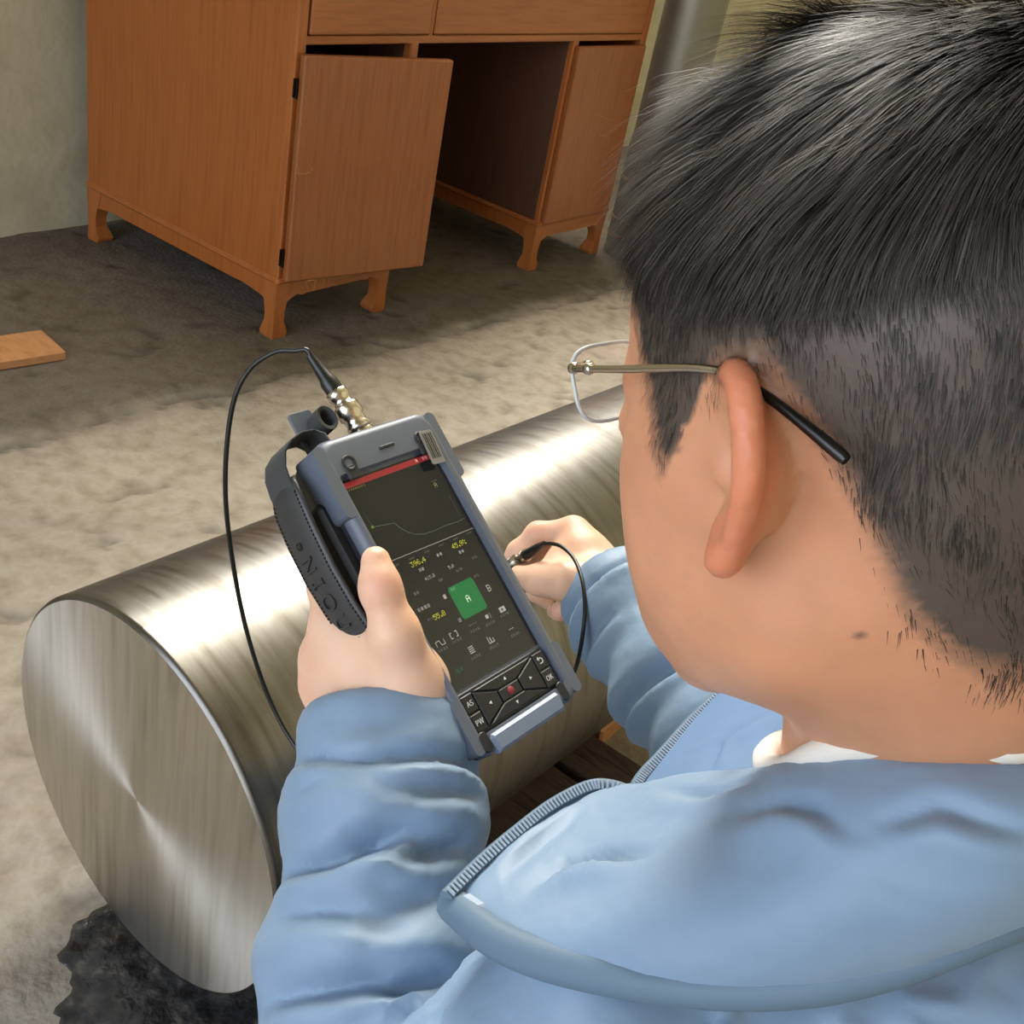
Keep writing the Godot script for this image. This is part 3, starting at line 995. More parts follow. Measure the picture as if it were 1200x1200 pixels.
func build_cable() -> void:
	var T0 := instrument_xf()
	var c := thing("probe_cable", "thin black cable looping from the instrument top to the probe in the right hand", "cable", T0 * Vector3(0.006, 0.11, -0.016))
	# plug pushed on the socket
	var pl := mb()
	lathe(pl, [Vector2(0, 0), Vector2(0.0082, 0), Vector2(0.0084, 0.003), Vector2(0.0072, 0.0045), Vector2(0.0072, 0.0085), Vector2(0.0086, 0.0095), Vector2(0.0086, 0.0175), Vector2(0.0074, 0.0190), Vector2(0.0062, 0.0195), Vector2(0.0062, 0.0230), Vector2(0.0072, 0.0240), Vector2(0.0072, 0.0290), Vector2(0.0055, 0.0300), Vector2(0.0, 0.0300)], T0 * along(Vector3(0.0055, 0.112, -0.016), Vector3(-0.13, 1, 0)), 6 * 4)
	var plug := part("plug", done(pl), M.chrome, c)
	plug.set_meta("label", "bright nickel plug on the instrument")
	var bo := mb()
	var b0 := T0 * Vector3(0.0016, 0.1415, -0.016)
	var b1 := T0 * Vector3(-0.0030, 0.1690, -0.016)
	tube(bo, PackedVector3Array([b0, b0.lerp(b1, 0.25), b0.lerp(b1, 0.35), b1]), [0.0060, 0.0062, 0.0048, 0.0028], 14)
	part("strain_relief", done(bo), M.cable, c)
	var p := smooth_path([b0.lerp(b1, 0.9), b1 + T0.basis.y * 0.004, Vector3(-1.0624, 0.6978, 1.1360), Vector3(-1.0675, 0.6923, 1.1228), Vector3(-1.0763, 0.6758, 1.1095), Vector3(-1.0848, 0.6482, 1.1050), Vector3(-1.0907, 0.5974, 1.1091), Vector3(-1.0864, 0.5412, 1.1139), Vector3(-1.0787, 0.4722, 1.1276), Vector3(-1.0741, 0.4163, 1.1547), Vector3(-1.0728, 0.3868, 1.1909), Vector3(-1.0730, 0.3868, 1.2353), Vector3(-1.0491, 0.4103, 1.2698), Vector3(-0.9993, 0.4278, 1.2865), Vector3(-0.9496, 0.4160, 1.2920), Vector3(-0.8755, 0.3896, 1.2871), Vector3(-0.8454, 0.4033, 1.2869), Vector3(-0.8420, 0.4508, 1.2827), Vector3(-0.8241, 0.4725, 1.2645), Vector3(-0.8021, 0.4778, 1.2385), Vector3(-0.7908, 0.4755, 1.2150), Vector3(-0.7868, 0.4670, 1.1977), Vector3(-0.7861, 0.4602, 1.1910)], 10)
	var ct := mb()
	tube(ct, p, 0.0018, 8)
	part("cable", done(ct), M.cable, c)
	# probe end: strain relief, nickel coupling, small probe on the steel
	var e0 := Vector3(-0.7840, 0.4641, 1.1944)
	var e1 := Vector3(-0.7789, 0.4389, 1.1757)
	var e2 := Vector3(-0.7756, 0.4180, 1.1606)
	var e3 := Vector3(-0.7751, 0.4013, 1.1514)
	var rb := mb()
	tube(rb, PackedVector3Array([e0, e0.lerp(e1, 0.4), e1]), [0.0026, 0.0042, 0.0052], 12)
	part("strain_relief", done(rb), M.cable, c)
	var cp := mb()
	tube(cp, PackedVector3Array([e1, e1.lerp(e2, 0.2), e1.lerp(e2, 0.25), e1.lerp(e2, 0.6), e1.lerp(e2, 0.65), e2]), [0.0062, 0.0064, 0.0054, 0.0054, 0.0066, 0.0066], 16)
	part("coupling", done(cp), M.chrome, c)
	var pr := mb()
	tube(pr, PackedVector3Array([e2, e2.lerp(e3, 0.4), e2.lerp(e3, 0.5), e3]), [0.007, 0.007, 0.010, 0.010], 18)
	part("probe", done(pr), M.shell_dark, c)

# ---------------------------------------------------------------- smaller things
func build_small_things() -> void:
	build_cable()
	build_glasses()
	# planks carrying the bar
	rng.seed = 31
	var xs := [[-0.785, -0.583, "", 1.285], [-0.572, -0.500, "", 1.30]]
	var texts := ["wide weathered plank beside the narrow gap under the steel bar", "narrow dark plank under the bar beside the open zip"]
	for i in xs.size():
		var c := Vector3((xs[i][0] + xs[i][1]) / 2, 0.0165, (0.74 + xs[i][3]) / 2)
		var st := mb()
		rbox(st, Transform3D(Basis(Vector3.UP, rng.randf_range(-0.015, 0.015)), c), Vector3(xs[i][1] - xs[i][0], 0.033, xs[i][3] - 0.74), 0.004)
		var o := part("plank", done(st), M.plank)
		tag(o, texts[i], "plank", "planks under the bar")
	# a pale board leaning on its edge under the bar, seen through the jacket opening
	var bst := mb()
	rbox(bst, Transform3D(Basis(Vector3.UP, 0.02), Vector3(-0.425, 0.017, 1.085)), Vector3(0.125, 0.034, 0.19), 0.003)
	tag(part("wood_block", done(bst), M.wood_raw), "short light brown wood block under the steel bar, beside the right sleeve", "wood block")
	# offcut on the floor at the left
	var ost := mb()
	var oc := Vector3(-0.4672, 0.0120, -0.1800)
	rbox(ost, Transform3D(Basis(Vector3.UP, -0.15), oc), Vector3(0.135, 0.018, 0.105), 0.002)
	tag(part("wood_offcut", done(ost), M.wood_raw), "small flat square of pale wood lying on the dark floor at the left", "wood offcut")
	# ribbed steel drum behind the desk
	var dr := thing("metal_cylinder", "tall dull grey metal cylinder with bright raised rings standing beside the desk", "metal cylinder", Vector3(1.368, 0, 0.062))
	var ds := mb()
	lathe(ds, [Vector2(0, 0.0), Vector2(0.088, 0.0), Vector2(0.092, 0.006), Vector2(0.090, 0.02), Vector2(0.090, 0.30), Vector2(0.087, 0.33), Vector2(0.084, 0.36), Vector2(0.084, 1.08), Vector2(0.078, 1.10), Vector2(0.0, 1.105)], Transform3D(Basis(), Vector3(1.368, 0, 0.062)), 40)
	part("cylinder_body", done(ds), M.drum, dr)
	for y in [0.062, 0.108, 0.225]:
		var rs := mb()
		var prof := []
		for i in 9:
			var a := -PI / 2 + PI * i / 8
			prof.append(Vector2(0.0885 + 0.006 * cos(a), y + 0.007 * sin(a)))
		lathe(rs, prof, Transform3D(Basis(), Vector3(1.368, 0, 0.062)), 40)
		part("ring", done(rs), M.chrome, dr)
	# oil on the floor below the bar's end
	var n := FastNoiseLite.new()
	n.seed = 8
	n.frequency = 1.6
	n.fractal_octaves = 3
	for k in 1:
		var mid: Vector2 = Vector2(-1.02, 1.12)
		var long_: Vector2 = Vector2(1.0, 1.0)
		var rows := []
		for i in 34:
			var row := PackedVector3Array()
			for j in 193:
				var a := TAU * j / 192
				var e := Vector2.from_angle(a)
				var q := e + Vector2(k * 7.0, 0)
				var edge := (0.19 + 0.06 * n.get_noise_2dv(q * 0.5)) * (1.0 + 0.4 * maxf(e.y, 0.0) * (1 - k)) + 0.020 * n.get_noise_2dv(q * 1.6) + 0.006 * n.get_noise_2dv(q * 5.0)
				var p := mid + e * long_ * edge * i / 33.0
				var lift := 0.0030 * (1.0 - pow(i / 33.0, 8.0)) + 0.0022 * absf(n.get_noise_2dv(p * 9.0)) + 0.0012 * n.get_noise_2dv(p * 40.0) * (1.0 if i < 33 else 0.0)
				row.append(Vector3(p.x, maxf(lift, 0.0004) - (0.004 if i == 33 else 0.0), p.y))
			rows.append(row)
		tag(part("oil_patch", grid_mesh(rows), M.oil), "glossy black oily patch on the floor below the bar's near end", "oil patch")

func build_glasses() -> void:
	var g := thing("eyeglasses", "rimless eyeglasses with dark temple arms worn by the man", "eyeglasses", hl(0, 0.026, 0.10))
	for s in [1.0, -1.0]:
		var outline := PackedVector2Array()
		for i in 40:
			var a := TAU * i / 40
			var e := Vector2(cos(a), sin(a))
			var k := 1.0 / pow(pow(absf(e.x), 3.6) + pow(absf(e.y), 3.6), 1.0 / 3.6)
			outline.append(Vector2(e.x * 0.0228, e.y * (0.0145 if e.y > 0 else 0.0162)) * k)
		var ls := mb()
		var lt := HEAD * Transform3D(Basis(Vector3.UP, 0.10 * s) * Basis(Vector3.RIGHT, 0.12), Vector3(0.0312 * s, 0.0265, 0.1000))
		plate(ls, outline, 0.0022, lt, 0.0006)
		var lens := part("lens", done(ls), M.lens, g)
		var rim := PackedVector3Array()
		for p in outline:
			rim.append(lt * Vector3(p.x, p.y, 0))
		rim.append(rim[0])
		var rs := mb()
		tube(rs, rim, 0.0009, 6, false)
		part("lens_edge", done(rs), M.lens_edge, lens)
		# end piece with two bright bolts
		var ep := mb()
		tube(ep, PackedVector3Array([hl(0.0460 * s, 0.0335, 0.0975), hl(0.0535 * s, 0.034, 0.0955), hl(0.0590 * s, 0.034, 0.0905), hl(0.0620 * s, 0.034, 0.0790)]), 0.0016, 8)
		part("end_piece", done(ep), M.chrome, g)
		for b in [Vector3(0.0460, 0.0335, 0.0975), Vector3(0.0580, 0.034, 0.0920), Vector3(0.0620, 0.034, 0.079)]:
			var bs := mb()
			lathe(bs, [Vector2(0, -0.0022), Vector2(0.0020, -0.0018), Vector2(0.0024, 0.0), Vector2(0.0020, 0.0018), Vector2(0, 0.0022)], along(hl(b.x * s, b.y, b.z), HEAD.basis.x), 12)
			part("bolt", done(bs), M.chrome, g)
		var arm := mb()
		tube(arm, smooth_path([hl(0.0620 * s, 0.034, 0.079), hl(0.0690 * s, 0.0345, 0.052), hl(0.0770 * s, 0.0355, 0.015), hl(0.0785 * s, 0.0345, 0.0)], 5), 0.0015, 8)
		part("temple_arm", done(arm), M.chrome, g)
		var tip := mb()
		tube(tip, smooth_path([hl(0.0785 * s, 0.0345, 0.002), hl(0.0795 * s, 0.029, -0.014), hl(0.0800 * s, 0.019, -0.031), hl(0.0795 * s, 0.009, -0.045)], 6), [0.0013, 0.0014, 0.0014, 0.0014, 0.0015, 0.0015, 0.0016, 0.0016, 0.0017, 0.0017, 0.0018, 0.0018, 0.0019, 0.002, 0.0021, 0.0022, 0.0022, 0.0022, 0.0018], 8)
		part("temple_tip", done(tip), M.temple, g)
	var br := mb()
	tube(br, smooth_path([hl(0.0095, 0.032, 0.1022), hl(0.005, 0.0345, 0.1065), hl(-0.005, 0.0345, 0.1065), hl(-0.0095, 0.032, 0.1022)], 5), 0.0013, 8)
	part("bridge", done(br), M.chrome, g)
	for s in [1.0, -1.0]:
		var np := mb()
		tube(np, PackedVector3Array([hl(0.0110 * s, 0.022, 0.1015), hl(0.0115 * s, 0.018, 0.0990), hl(0.0115 * s, 0.013, 0.0975)]), [0.001, 0.002, 0.0028], 8)
		part("nose_pad", done(np), M.lens, g)
# ---------------------------------------------------------------- smooth bodies: a distance field of tapered capsules and ellipsoids, meshed as surface nets
class Field:
	var kind := PackedInt32Array()      # 0 capsule, 1 ellipsoid, 2 half space (cuts away), 3 capsule (cuts away)
	var a := PackedVector3Array()
	var ba := PackedVector3Array()
	var ra := PackedFloat32Array()
	var rb := PackedFloat32Array()
	var kk := PackedFloat32Array()
	var inv := PackedFloat32Array()
	var mid := PackedVector3Array()
	var far := PackedFloat32Array()
	var turn := []

	func add(kd: int, p: Vector3, q: Vector3, r0: float, r1: float, k: float, b := Basis()) -> void:
		kind.append(kd); a.append(p); ba.append(q - p); ra.append(r0); rb.append(r1); kk.append(k)
		inv.append(1.0 / maxf((q - p).length_squared(), 1e-9))
		mid.append((p + q) * 0.5)
		far.append((q - p).length() * 0.5 + maxf(r0, r1))
		turn.append(b)

	func cap(p: Vector3, q: Vector3, r0: float, r1: float, k := 0.01) -> void:
		add(0, p, q, r0, r1, k)

	func chain(pts: Array, radii: Array, k := 0.01) -> void:
		for i in pts.size() - 1:
			add(0, pts[i], pts[i + 1], radii[i], radii[i + 1], k)

	func ell(c: Vector3, b: Basis, r: Vector3, k := 0.02) -> void:
		# rows of the basis scaled by one over the radii
		var m := Basis(b.x / r.x, b.y / r.y, b.z / r.z).transposed()
		add(1, c, c, r.x, r.y, k, m)
		far[far.size() - 1] = maxf(r.x, maxf(r.y, r.z))
		turn[turn.size() - 1] = m

	func cut_plane(p: Vector3, n: Vector3, k := 0.004) -> void:
		add(2, p, p + n, 0, 0, k)

	func cut_cap(p: Vector3, q: Vector3, r0: float, r1: float, k := 0.004) -> void:
		add(3, p, q, r0, r1, k)

	func at(p: Vector3) -> float:
		var d := 1e3
		for i in kind.size():
			var t := kind[i]
			var e: float
			var k := kk[i]
			if t == 0:
				if p.distance_to(mid[i]) - far[i] > d + k:
					continue
				var pa := p - a[i]
				var h := clampf(pa.dot(ba[i]) * inv[i], 0.0, 1.0)
				e = (pa - ba[i] * h).length() - ra[i] - (rb[i] - ra[i]) * h
			elif t == 1:
				if p.distance_to(a[i]) - far[i] > d + k:
					continue
				var m: Basis = turn[i]
				var q := m * (p - a[i])
				var k0 := q.length()
				if k0 < 1e-5:
					e = -far[i] * 0.5
				else:
					var g := q * m   # transposed product
					e = k0 * (k0 - 1.0) / maxf(g.length(), 1e-6)
			elif t == 2:
				e = -(p - a[i]).dot(ba[i])
				# keep what lies on the inner side: d = max(d, dot)
				var f := -e
				var hh := maxf(k - absf(d - f), 0.0) / k
				d = maxf(d, f) + hh * hh * k * 0.25
				continue
			else:
				var pa := p - a[i]
				var h := clampf(pa.dot(ba[i]) * inv[i], 0.0, 1.0)
				var f := -((pa - ba[i] * h).length() - ra[i] - (rb[i] - ra[i]) * h)
				var hh := maxf(k - absf(d - f), 0.0) / k
				d = maxf(d, f) + hh * hh * k * 0.25
				continue
			var h2 := maxf(k - absf(d - e), 0.0) / k
			d = minf(d, e) - h2 * h2 * k * 0.25
		return d

# returns [vertices, indices]
func nets(f: Field, lo: Vector3, hi: Vector3, cell: float) -> Array:
	var B := 4
	var nb := Vector3i(((hi - lo) / (cell * B)).ceil())
	var nx := nb.x * B + 1
	var ny := nb.y * B + 1
	var nz := nb.z * B + 1
	var sy := nx
	var sz := nx * ny
	var val := PackedFloat32Array()
	val.resize(nx * ny * nz)
	val.fill(1e4)
	var blocks := []
	var reach := cell * B * 0.9 * 1.15 + cell
	for bz in nb.z:
		for by in nb.y:
			for bx in nb.x:
				var c := lo + Vector3(bx + 0.5, by + 0.5, bz + 0.5) * (cell * B)
				if absf(f.at(c)) > reach:
					continue
				blocks.append(Vector3i(bx, by, bz))
				for k in B + 1:
					for j in B + 1:
						var base := bx * B + (by * B + j) * sy + (bz * B + k) * sz
						for i in B + 1:
							if val[base + i] > 9e3:
								val[base + i] = f.at(lo + Vector3(bx * B + i, by * B + j, bz * B + k) * cell)
	var id := {}
	var v := PackedVector3Array()
	var idx := PackedInt32Array()
	var offs := [0, 1, sy, sy + 1, sz, sz + 1, sz + sy, sz + sy + 1]
	var pos := [Vector3(0, 0, 0), Vector3(1, 0, 0), Vector3(0, 1, 0), Vector3(1, 1, 0), Vector3(0, 0, 1), Vector3(1, 0, 1), Vector3(0, 1, 1), Vector3(1, 1, 1)]
	var edges := [0, 1, 2, 3, 4, 5, 6, 7, 0, 2, 1, 3, 4, 6, 5, 7, 0, 4, 1, 5, 2, 6, 3, 7]
	for b in blocks:
		for k in B:
			for j in B:
				var base: int = b.x * B + (b.y * B + j) * sy + (b.z * B + k) * sz
				for i in B:
					var o := base + i
					var neg := 0
					for q in 8:
						if val[o + offs[q]] < 0.0:
							neg += 1
					if neg == 0 or neg == 8:
						continue
					var s := Vector3.ZERO
					var n := 0
					for q in range(0, 24, 2):
						var e0: int = edges[q]
						var e1: int = edges[q + 1]
						var v0 := val[o + offs[e0]]
						var v1 := val[o + offs[e1]]
						if (v0 < 0.0) != (v1 < 0.0):
							var t := v0 / (v0 - v1)
							s += pos[e0] + (pos[e1] - pos[e0]) * t
							n += 1
					id[o] = v.size()
					v.append(lo + (Vector3(b.x * B + i, b.y * B + j, b.z * B + k) + s / n) * cell)
	for o in id:
		var v0 := val[o]
		for ax in 3:
			var st: int = [1, sy, sz][ax]
			var v1 := val[o + st]
			if (v0 < 0.0) == (v1 < 0.0):
				continue
			var u: int = [sy, sz, 1][ax]
			var w: int = [sz, 1, sy][ax]
			if not (id.has(o - u) and id.has(o - w) and id.has(o - u - w)):
				continue
			var A: int = id[o]
			var Bq: int = id[o - u]
			var Cq: int = id[o - u - w]
			var Dq: int = id[o - w]
			if v0 < 0.0:
				idx.append_array(PackedInt32Array([A, Cq, Bq, A, Dq, Cq]))
			else:
				idx.append_array(PackedInt32Array([A, Bq, Cq, A, Cq, Dq]))
	return [v, idx]

func soft_mesh(parts: Array, with_color := true) -> ArrayMesh:
	# parts: [vertices, indices, colors]; one surface
	var v := PackedVector3Array()
	var idx := PackedInt32Array()
	var col := PackedColorArray()
	for p in parts:
		var base := v.size()
		v.append_array(p[0])
		var ii: PackedInt32Array = p[1].duplicate()
		for k in ii.size():
			ii[k] += base
		idx.append_array(ii)
		if with_color:
			col.append_array(p[2])
	var arr := []
	arr.resize(Mesh.ARRAY_MAX)
	arr[Mesh.ARRAY_VERTEX] = v
	arr[Mesh.ARRAY_INDEX] = idx
	arr[Mesh.ARRAY_NORMAL] = normals_of(v, idx)
	if with_color:
		arr[Mesh.ARRAY_COLOR] = col
	var m := ArrayMesh.new()
	m.add_surface_from_arrays(Mesh.PRIMITIVE_TRIANGLES, arr)
	return m

# ---------------------------------------------------------------- the man
const HEAD := Transform3D(Basis(Vector3(-0.968, 0.0, -0.2509), Vector3(0.1105, 0.8978, -0.4263), Vector3(0.2253, -0.4404, -0.8691)), Vector3(-1.1604, 0.8474, 1.5247))
var hair_edge := PackedVector2Array([Vector2(0.14, 0.082), Vector2(0.100, 0.080), Vector2(0.078, 0.068), Vector2(0.060, 0.056), Vector2(0.050, 0.034), Vector2(0.042, 0.020), Vector2(0.036, 0.006), Vector2(0.028, 0.000), Vector2(0.020, 0.010), Vector2(0.012, 0.026), Vector2(0.006, 0.035), Vector2(-0.016, 0.035), Vector2(-0.030, 0.016), Vector2(-0.039, -0.012), Vector2(-0.045, -0.042), Vector2(-0.058, -0.064), Vector2(-0.095, -0.074), Vector2(-0.15, -0.078), Vector2(-0.15, 0.25), Vector2(0.14, 0.25)])
var bone := {}

func pose() -> void:
	bone.neck = Vector3(-1.1144, 0.7003, 1.5900)
	bone.chest = Vector3(-1.09, 0.52, 1.62)
	bone.hip = Vector3(-1.09, 0.235, 1.73)
	bone.l_shoulder = Vector3(-1.212, 0.555, 1.535)
	bone.r_shoulder = Vector3(-0.935, 0.595, 1.565)
	bone.r_elbow = Vector3(-0.9009, 0.4467, 1.5157)
	bone.l_wrist = Vector3(-1.1250, 0.5242, 1.3098)
	bone.l_elbow = bone.l_wrist + (Vector3(-1.2693, 0.4229, 1.4432) - bone.l_wrist) * 1.15
	bone.r_wrist = Vector3(-0.7561, 0.4368, 1.2603)
	bone.l_knee = Vector3(-1.20, 0.085, 1.43)
	bone.r_knee = Vector3(-0.98, 0.085, 1.43)
	bone.l_ankle = Vector3(-1.18, 0.07, 1.83)
	bone.r_ankle = Vector3(-1.0, 0.07, 1.83)

func hl(x: float, y: float, z: float) -> Vector3:
	return HEAD * Vector3(x, y, z)

func head_field() -> Field:
	var f := Field.new()
	var b := HEAD.basis
	f.ell(hl(0, 0.042, -0.014), b, Vector3(0.0762, 0.090, 0.096), 0.02)
	f.ell(hl(0, 0.045, 0.036), b, Vector3(0.051, 0.052, 0.051), 0.03)
	f.ell(hl(0, -0.028, 0.036), b, Vector3(0.060, 0.062, 0.056), 0.03)
	f.ell(hl(0, -0.045, 0.015), b, Vector3(0.056, 0.048, 0.055), 0.03)
	for s in [1.0, -1.0]:
		f.cap(hl(0.043 * s, -0.010, 0.050), hl(0.053 * s, -0.004, 0.028), 0.0150, 0.0125, 0.04)
		f.cap(hl(0.045 * s, -0.060, 0.008), hl(0.014 * s, -0.088, 0.074), 0.016, 0.014, 0.03)
		f.cap(hl(0.042 * s, -0.045, 0.050), hl(0.028 * s, -0.060, 0.066), 0.016, 0.016, 0.03)
		f.cap(hl(0.012 * s, 0.030, 0.088), hl(0.039 * s, 0.028, 0.071), 0.008, 0.0065, 0.015)
		f.cap(hl(0.012 * s, -0.030, 0.100), hl(0.014 * s, -0.032, 0.095), 0.008, 0.007, 0.008)
		f.cap(hl(0.022 * s, 0.012, 0.0815), hl(0.042 * s, 0.011, 0.0765), 0.0085, 0.007, 0.006)
	f.cap(hl(0, 0.016, 0.092), hl(0, -0.026, 0.110), 0.008, 0.0105, 0.012)
	f.cap(hl(-0.018, -0.060, 0.0905), hl(0.018, -0.060, 0.0905), 0.006, 0.006, 0.008)
	f.cap(hl(-0.015, -0.069, 0.090), hl(0.015, -0.069, 0.090), 0.0065, 0.0065, 0.006)
	f.cap(hl(0, -0.090, 0.080), hl(0, -0.094, 0.082), 0.015, 0.014, 0.02)
	# neck and the trapezius that carries it
	f.cap(hl(0, -0.035, -0.026), bone.neck, 0.052, 0.056, 0.03)
	f.cap(hl(0, 0.0, -0.055), bone.neck + Vector3(0.005, 0.0, 0.018), 0.042, 0.042, 0.03)
	f.cap(bone.neck, bone.neck + Vector3(-0.035, -0.085, 0.0), 0.050, 0.030, 0.03)
	f.cap(bone.neck, bone.neck + Vector3(0.045, -0.085, 0.0), 0.050, 0.030, 0.03)
	# ears: a shallow bowl of spokes with a rolled rim and a lobe
	for s in [1.0, -1.0]:
		var rim := smooth_path([Vector3(0.069, 0.020, 0.006), Vector3(0.0755, 0.032, 0.000), Vector3(0.083, 0.0345, -0.010), Vector3(0.0905, 0.028, -0.0185), Vector3(0.0940, 0.015, -0.0220), Vector3(0.0935, 0.002, -0.0200), Vector3(0.0900, -0.010, -0.0135), Vector3(0.0855, -0.019, -0.006), Vector3(0.0815, -0.0255, 0.001)], 3)
		var w := []
		for r in rim:
			w.append(hl(r.x * s, r.y, r.z))
		for i in w.size() - 1:
			var th := 0.0036 + 0.0013 * sin(PI * minf(i / 20.0, 1.0))
			f.cap(w[i], w[i + 1], th, th, 0.0012)
		var root := [Vector3(0.067, 0.020, -0.003), Vector3(0.070, 0.014, -0.009), Vector3(0.071, 0.004, -0.011), Vector3(0.070, -0.007, -0.006), Vector3(0.070, -0.012, -0.002)]
		var ri := smooth_path(root, 5)
		for i in range(2, w.size()):
			var q: Vector3 = ri[mini(i * ri.size() / w.size(), ri.size() - 1)]
			var a := hl(q.x * s, q.y, q.z)
			f.cap(a, a.lerp(w[i], 0.93), 0.007, 0.0024, 0.004)
		f.cap(hl(0.0815 * s, -0.0260, 0.002), hl(0.076 * s, -0.018, 0.004), 0.0048, 0.005, 0.008)
		f.cap(hl(0.070 * s, 0.003, 0.007), hl(0.0735 * s, 0.000, 0.005), 0.005, 0.003, 0.006)
	return f

func in_hair(q: Vector3, wider := 0.0) -> bool:
	# a wider test moves the point up and back, into the hair
	return absf(q.x) < 0.0835 and Geometry2D.is_point_in_polygon(Vector2(q.z - wider, q.y + wider * 0.7), hair_edge)

func head_colors(v: PackedVector3Array) -> PackedColorArray:
	var inv := HEAD.affine_inverse()
	var skin := Color(0.575, 0.272, 0.148)
	var out := PackedColorArray()
	var n := FastNoiseLite.new()
	n.seed = 5
	n.frequency = 40.0
	for p in v:
		var q := inv * p
		var c := skin
		var ax := absf(q.x)
		# redder ears (light glowing through them painted in), lips and nose, sallow jaw
		if q.z < 0.012:
			c = c.lerp(Color(0.64, 0.235, 0.125), smoothstep(0.076, 0.084, ax))
		# warmer cheek, paler jaw
		c = c.lerp(Color(0.66, 0.30, 0.18), 0.5 * exp(-(q - Vector3(0.055 * signf(q.x), -0.015, 0.05)).length_squared() / 0.0009))
		for mole in [Vector3(0.060, -0.036, 0.020), Vector3(0.060, -0.020, 0.036), Vector3(0.052, -0.052, -0.030)]:
			if (q - mole).length_squared() < 0.00004 and Vector2(q.y - mole.y, q.z - mole.z).length() < 0.0016:
				c = Color(0.16, 0.08, 0.06)
		if q.z > 0.086 and q.y < -0.052 and q.y > -0.078 and ax < 0.022:
			c = Color(0.42, 0.16, 0.13)
		if q.z > 0.06 and q.y > 0.022 and q.y < 0.034 and ax > 0.010 and ax < 0.046:
			c = Color(0.02, 0.016, 0.014)
		if q.z > 0.07 and absf(q.y - 0.012) < 0.0035 and absf(ax - 0.032) < 0.012:
			c = Color(0.75, 0.72, 0.68) if absf(ax - 0.032) > 0.0055 else Color(0.02, 0.015, 0.012)
		if in_hair(q, 0.006):
			var inside := 0.0
			for o in [Vector3(0, 0.004, 0), Vector3(0, -0.004, 0), Vector3(0, 0, 0.004), Vector3(0, 0, -0.004), Vector3(0, 0.008, 0), Vector3(0, -0.008, 0)]:
				if in_hair(q + o):
					inside += 1.0 / 6.0
			c = c.lerp(Color(0.085, 0.062, 0.050), inside)
		c = c * (1.0 + 0.10 * n.get_noise_3dv(p))
		# shaved stubble along the jaw and moles
		if q.y < -0.03 and q.z > 0.02 and n.get_noise_3dv(p * 3.0) > 0.3:
			c = c.lerp(Color(0.22, 0.17, 0.15), 0.10)
		c.a = 1.0
		out.append(c)
	return out

func l_hand_field() -> Field:
	var f := Field.new()
	var w: Vector3 = bone.l_wrist
	var below: Vector3 = w + (bone.l_elbow - w).normalized() * 0.09
	f.cap(below, w, 0.030, 0.027, 0.02)
	var cmc := Vector3(-1.1190, 0.5650, 1.3174)
	var mcp := Vector3(-1.1271, 0.6015, 1.3023)
	var ip := Vector3(-1.1253, 0.6228, 1.2852)
	var tip := Vector3(-1.1199, 0.6343, 1.2740)
	f.chain([w, cmc, mcp, ip, tip], [0.024, 0.0185, 0.0128, 0.0098, 0.0086], 0.012)
	f.cap(Vector3(-1.1266, 0.6229, 1.2864), Vector3(-1.1259, 0.6253, 1.2847), 0.0104, 0.0102, 0.006)
	var k := [Vector3(-1.1227, 0.5756, 1.2499), Vector3(-1.1280, 0.5500, 1.2483), Vector3(-1.1311, 0.5300, 1.2528), Vector3(-1.1292, 0.5155, 1.2637)]
	var t := instrument_xf()
	var pip := [t * Vector3(-0.050, 0.032, -0.056), t * Vector3(-0.042, 0.004, -0.076), t * Vector3(-0.045, -0.020, -0.080), t * Vector3(-0.045, -0.040, -0.078)]
	var tp := [t * Vector3(-0.012, 0.040, -0.047), t * Vector3(-0.008, 0.006, -0.048), t * Vector3(-0.010, -0.016, -0.048), t * Vector3(-0.018, -0.036, -0.047)]
	for i in 4:
		var mw := w.lerp(k[i], 0.15) + (cmc - w) * (0.25 - 0.12 * i)
		f.cap(mw, k[i], 0.019, 0.0135 - 0.0008 * i, 0.018)
		f.cap(k[i], pip[i], 0.0122 - 0.0008 * i, 0.0100 - 0.0006 * i, 0.006)
		var mid: Vector3 = pip[i].lerp(tp[i], 0.5) + t.basis.z * -0.006
		f.chain([pip[i], mid, tp[i]], [0.0100 - 0.0006 * i, 0.0090, 0.0080], 0.004)
	# the fleshy thumb base and the web
	f.cap(Vector3(-1.1180, 0.5574, 1.3009), Vector3(-1.1193, 0.5577, 1.2715), 0.024, 0.020, 0.022)
	f.cap(Vector3(-1.1213, 0.5830, 1.2839), Vector3(-1.1206, 0.5708, 1.2589), 0.012, 0.012, 0.016)
	return f

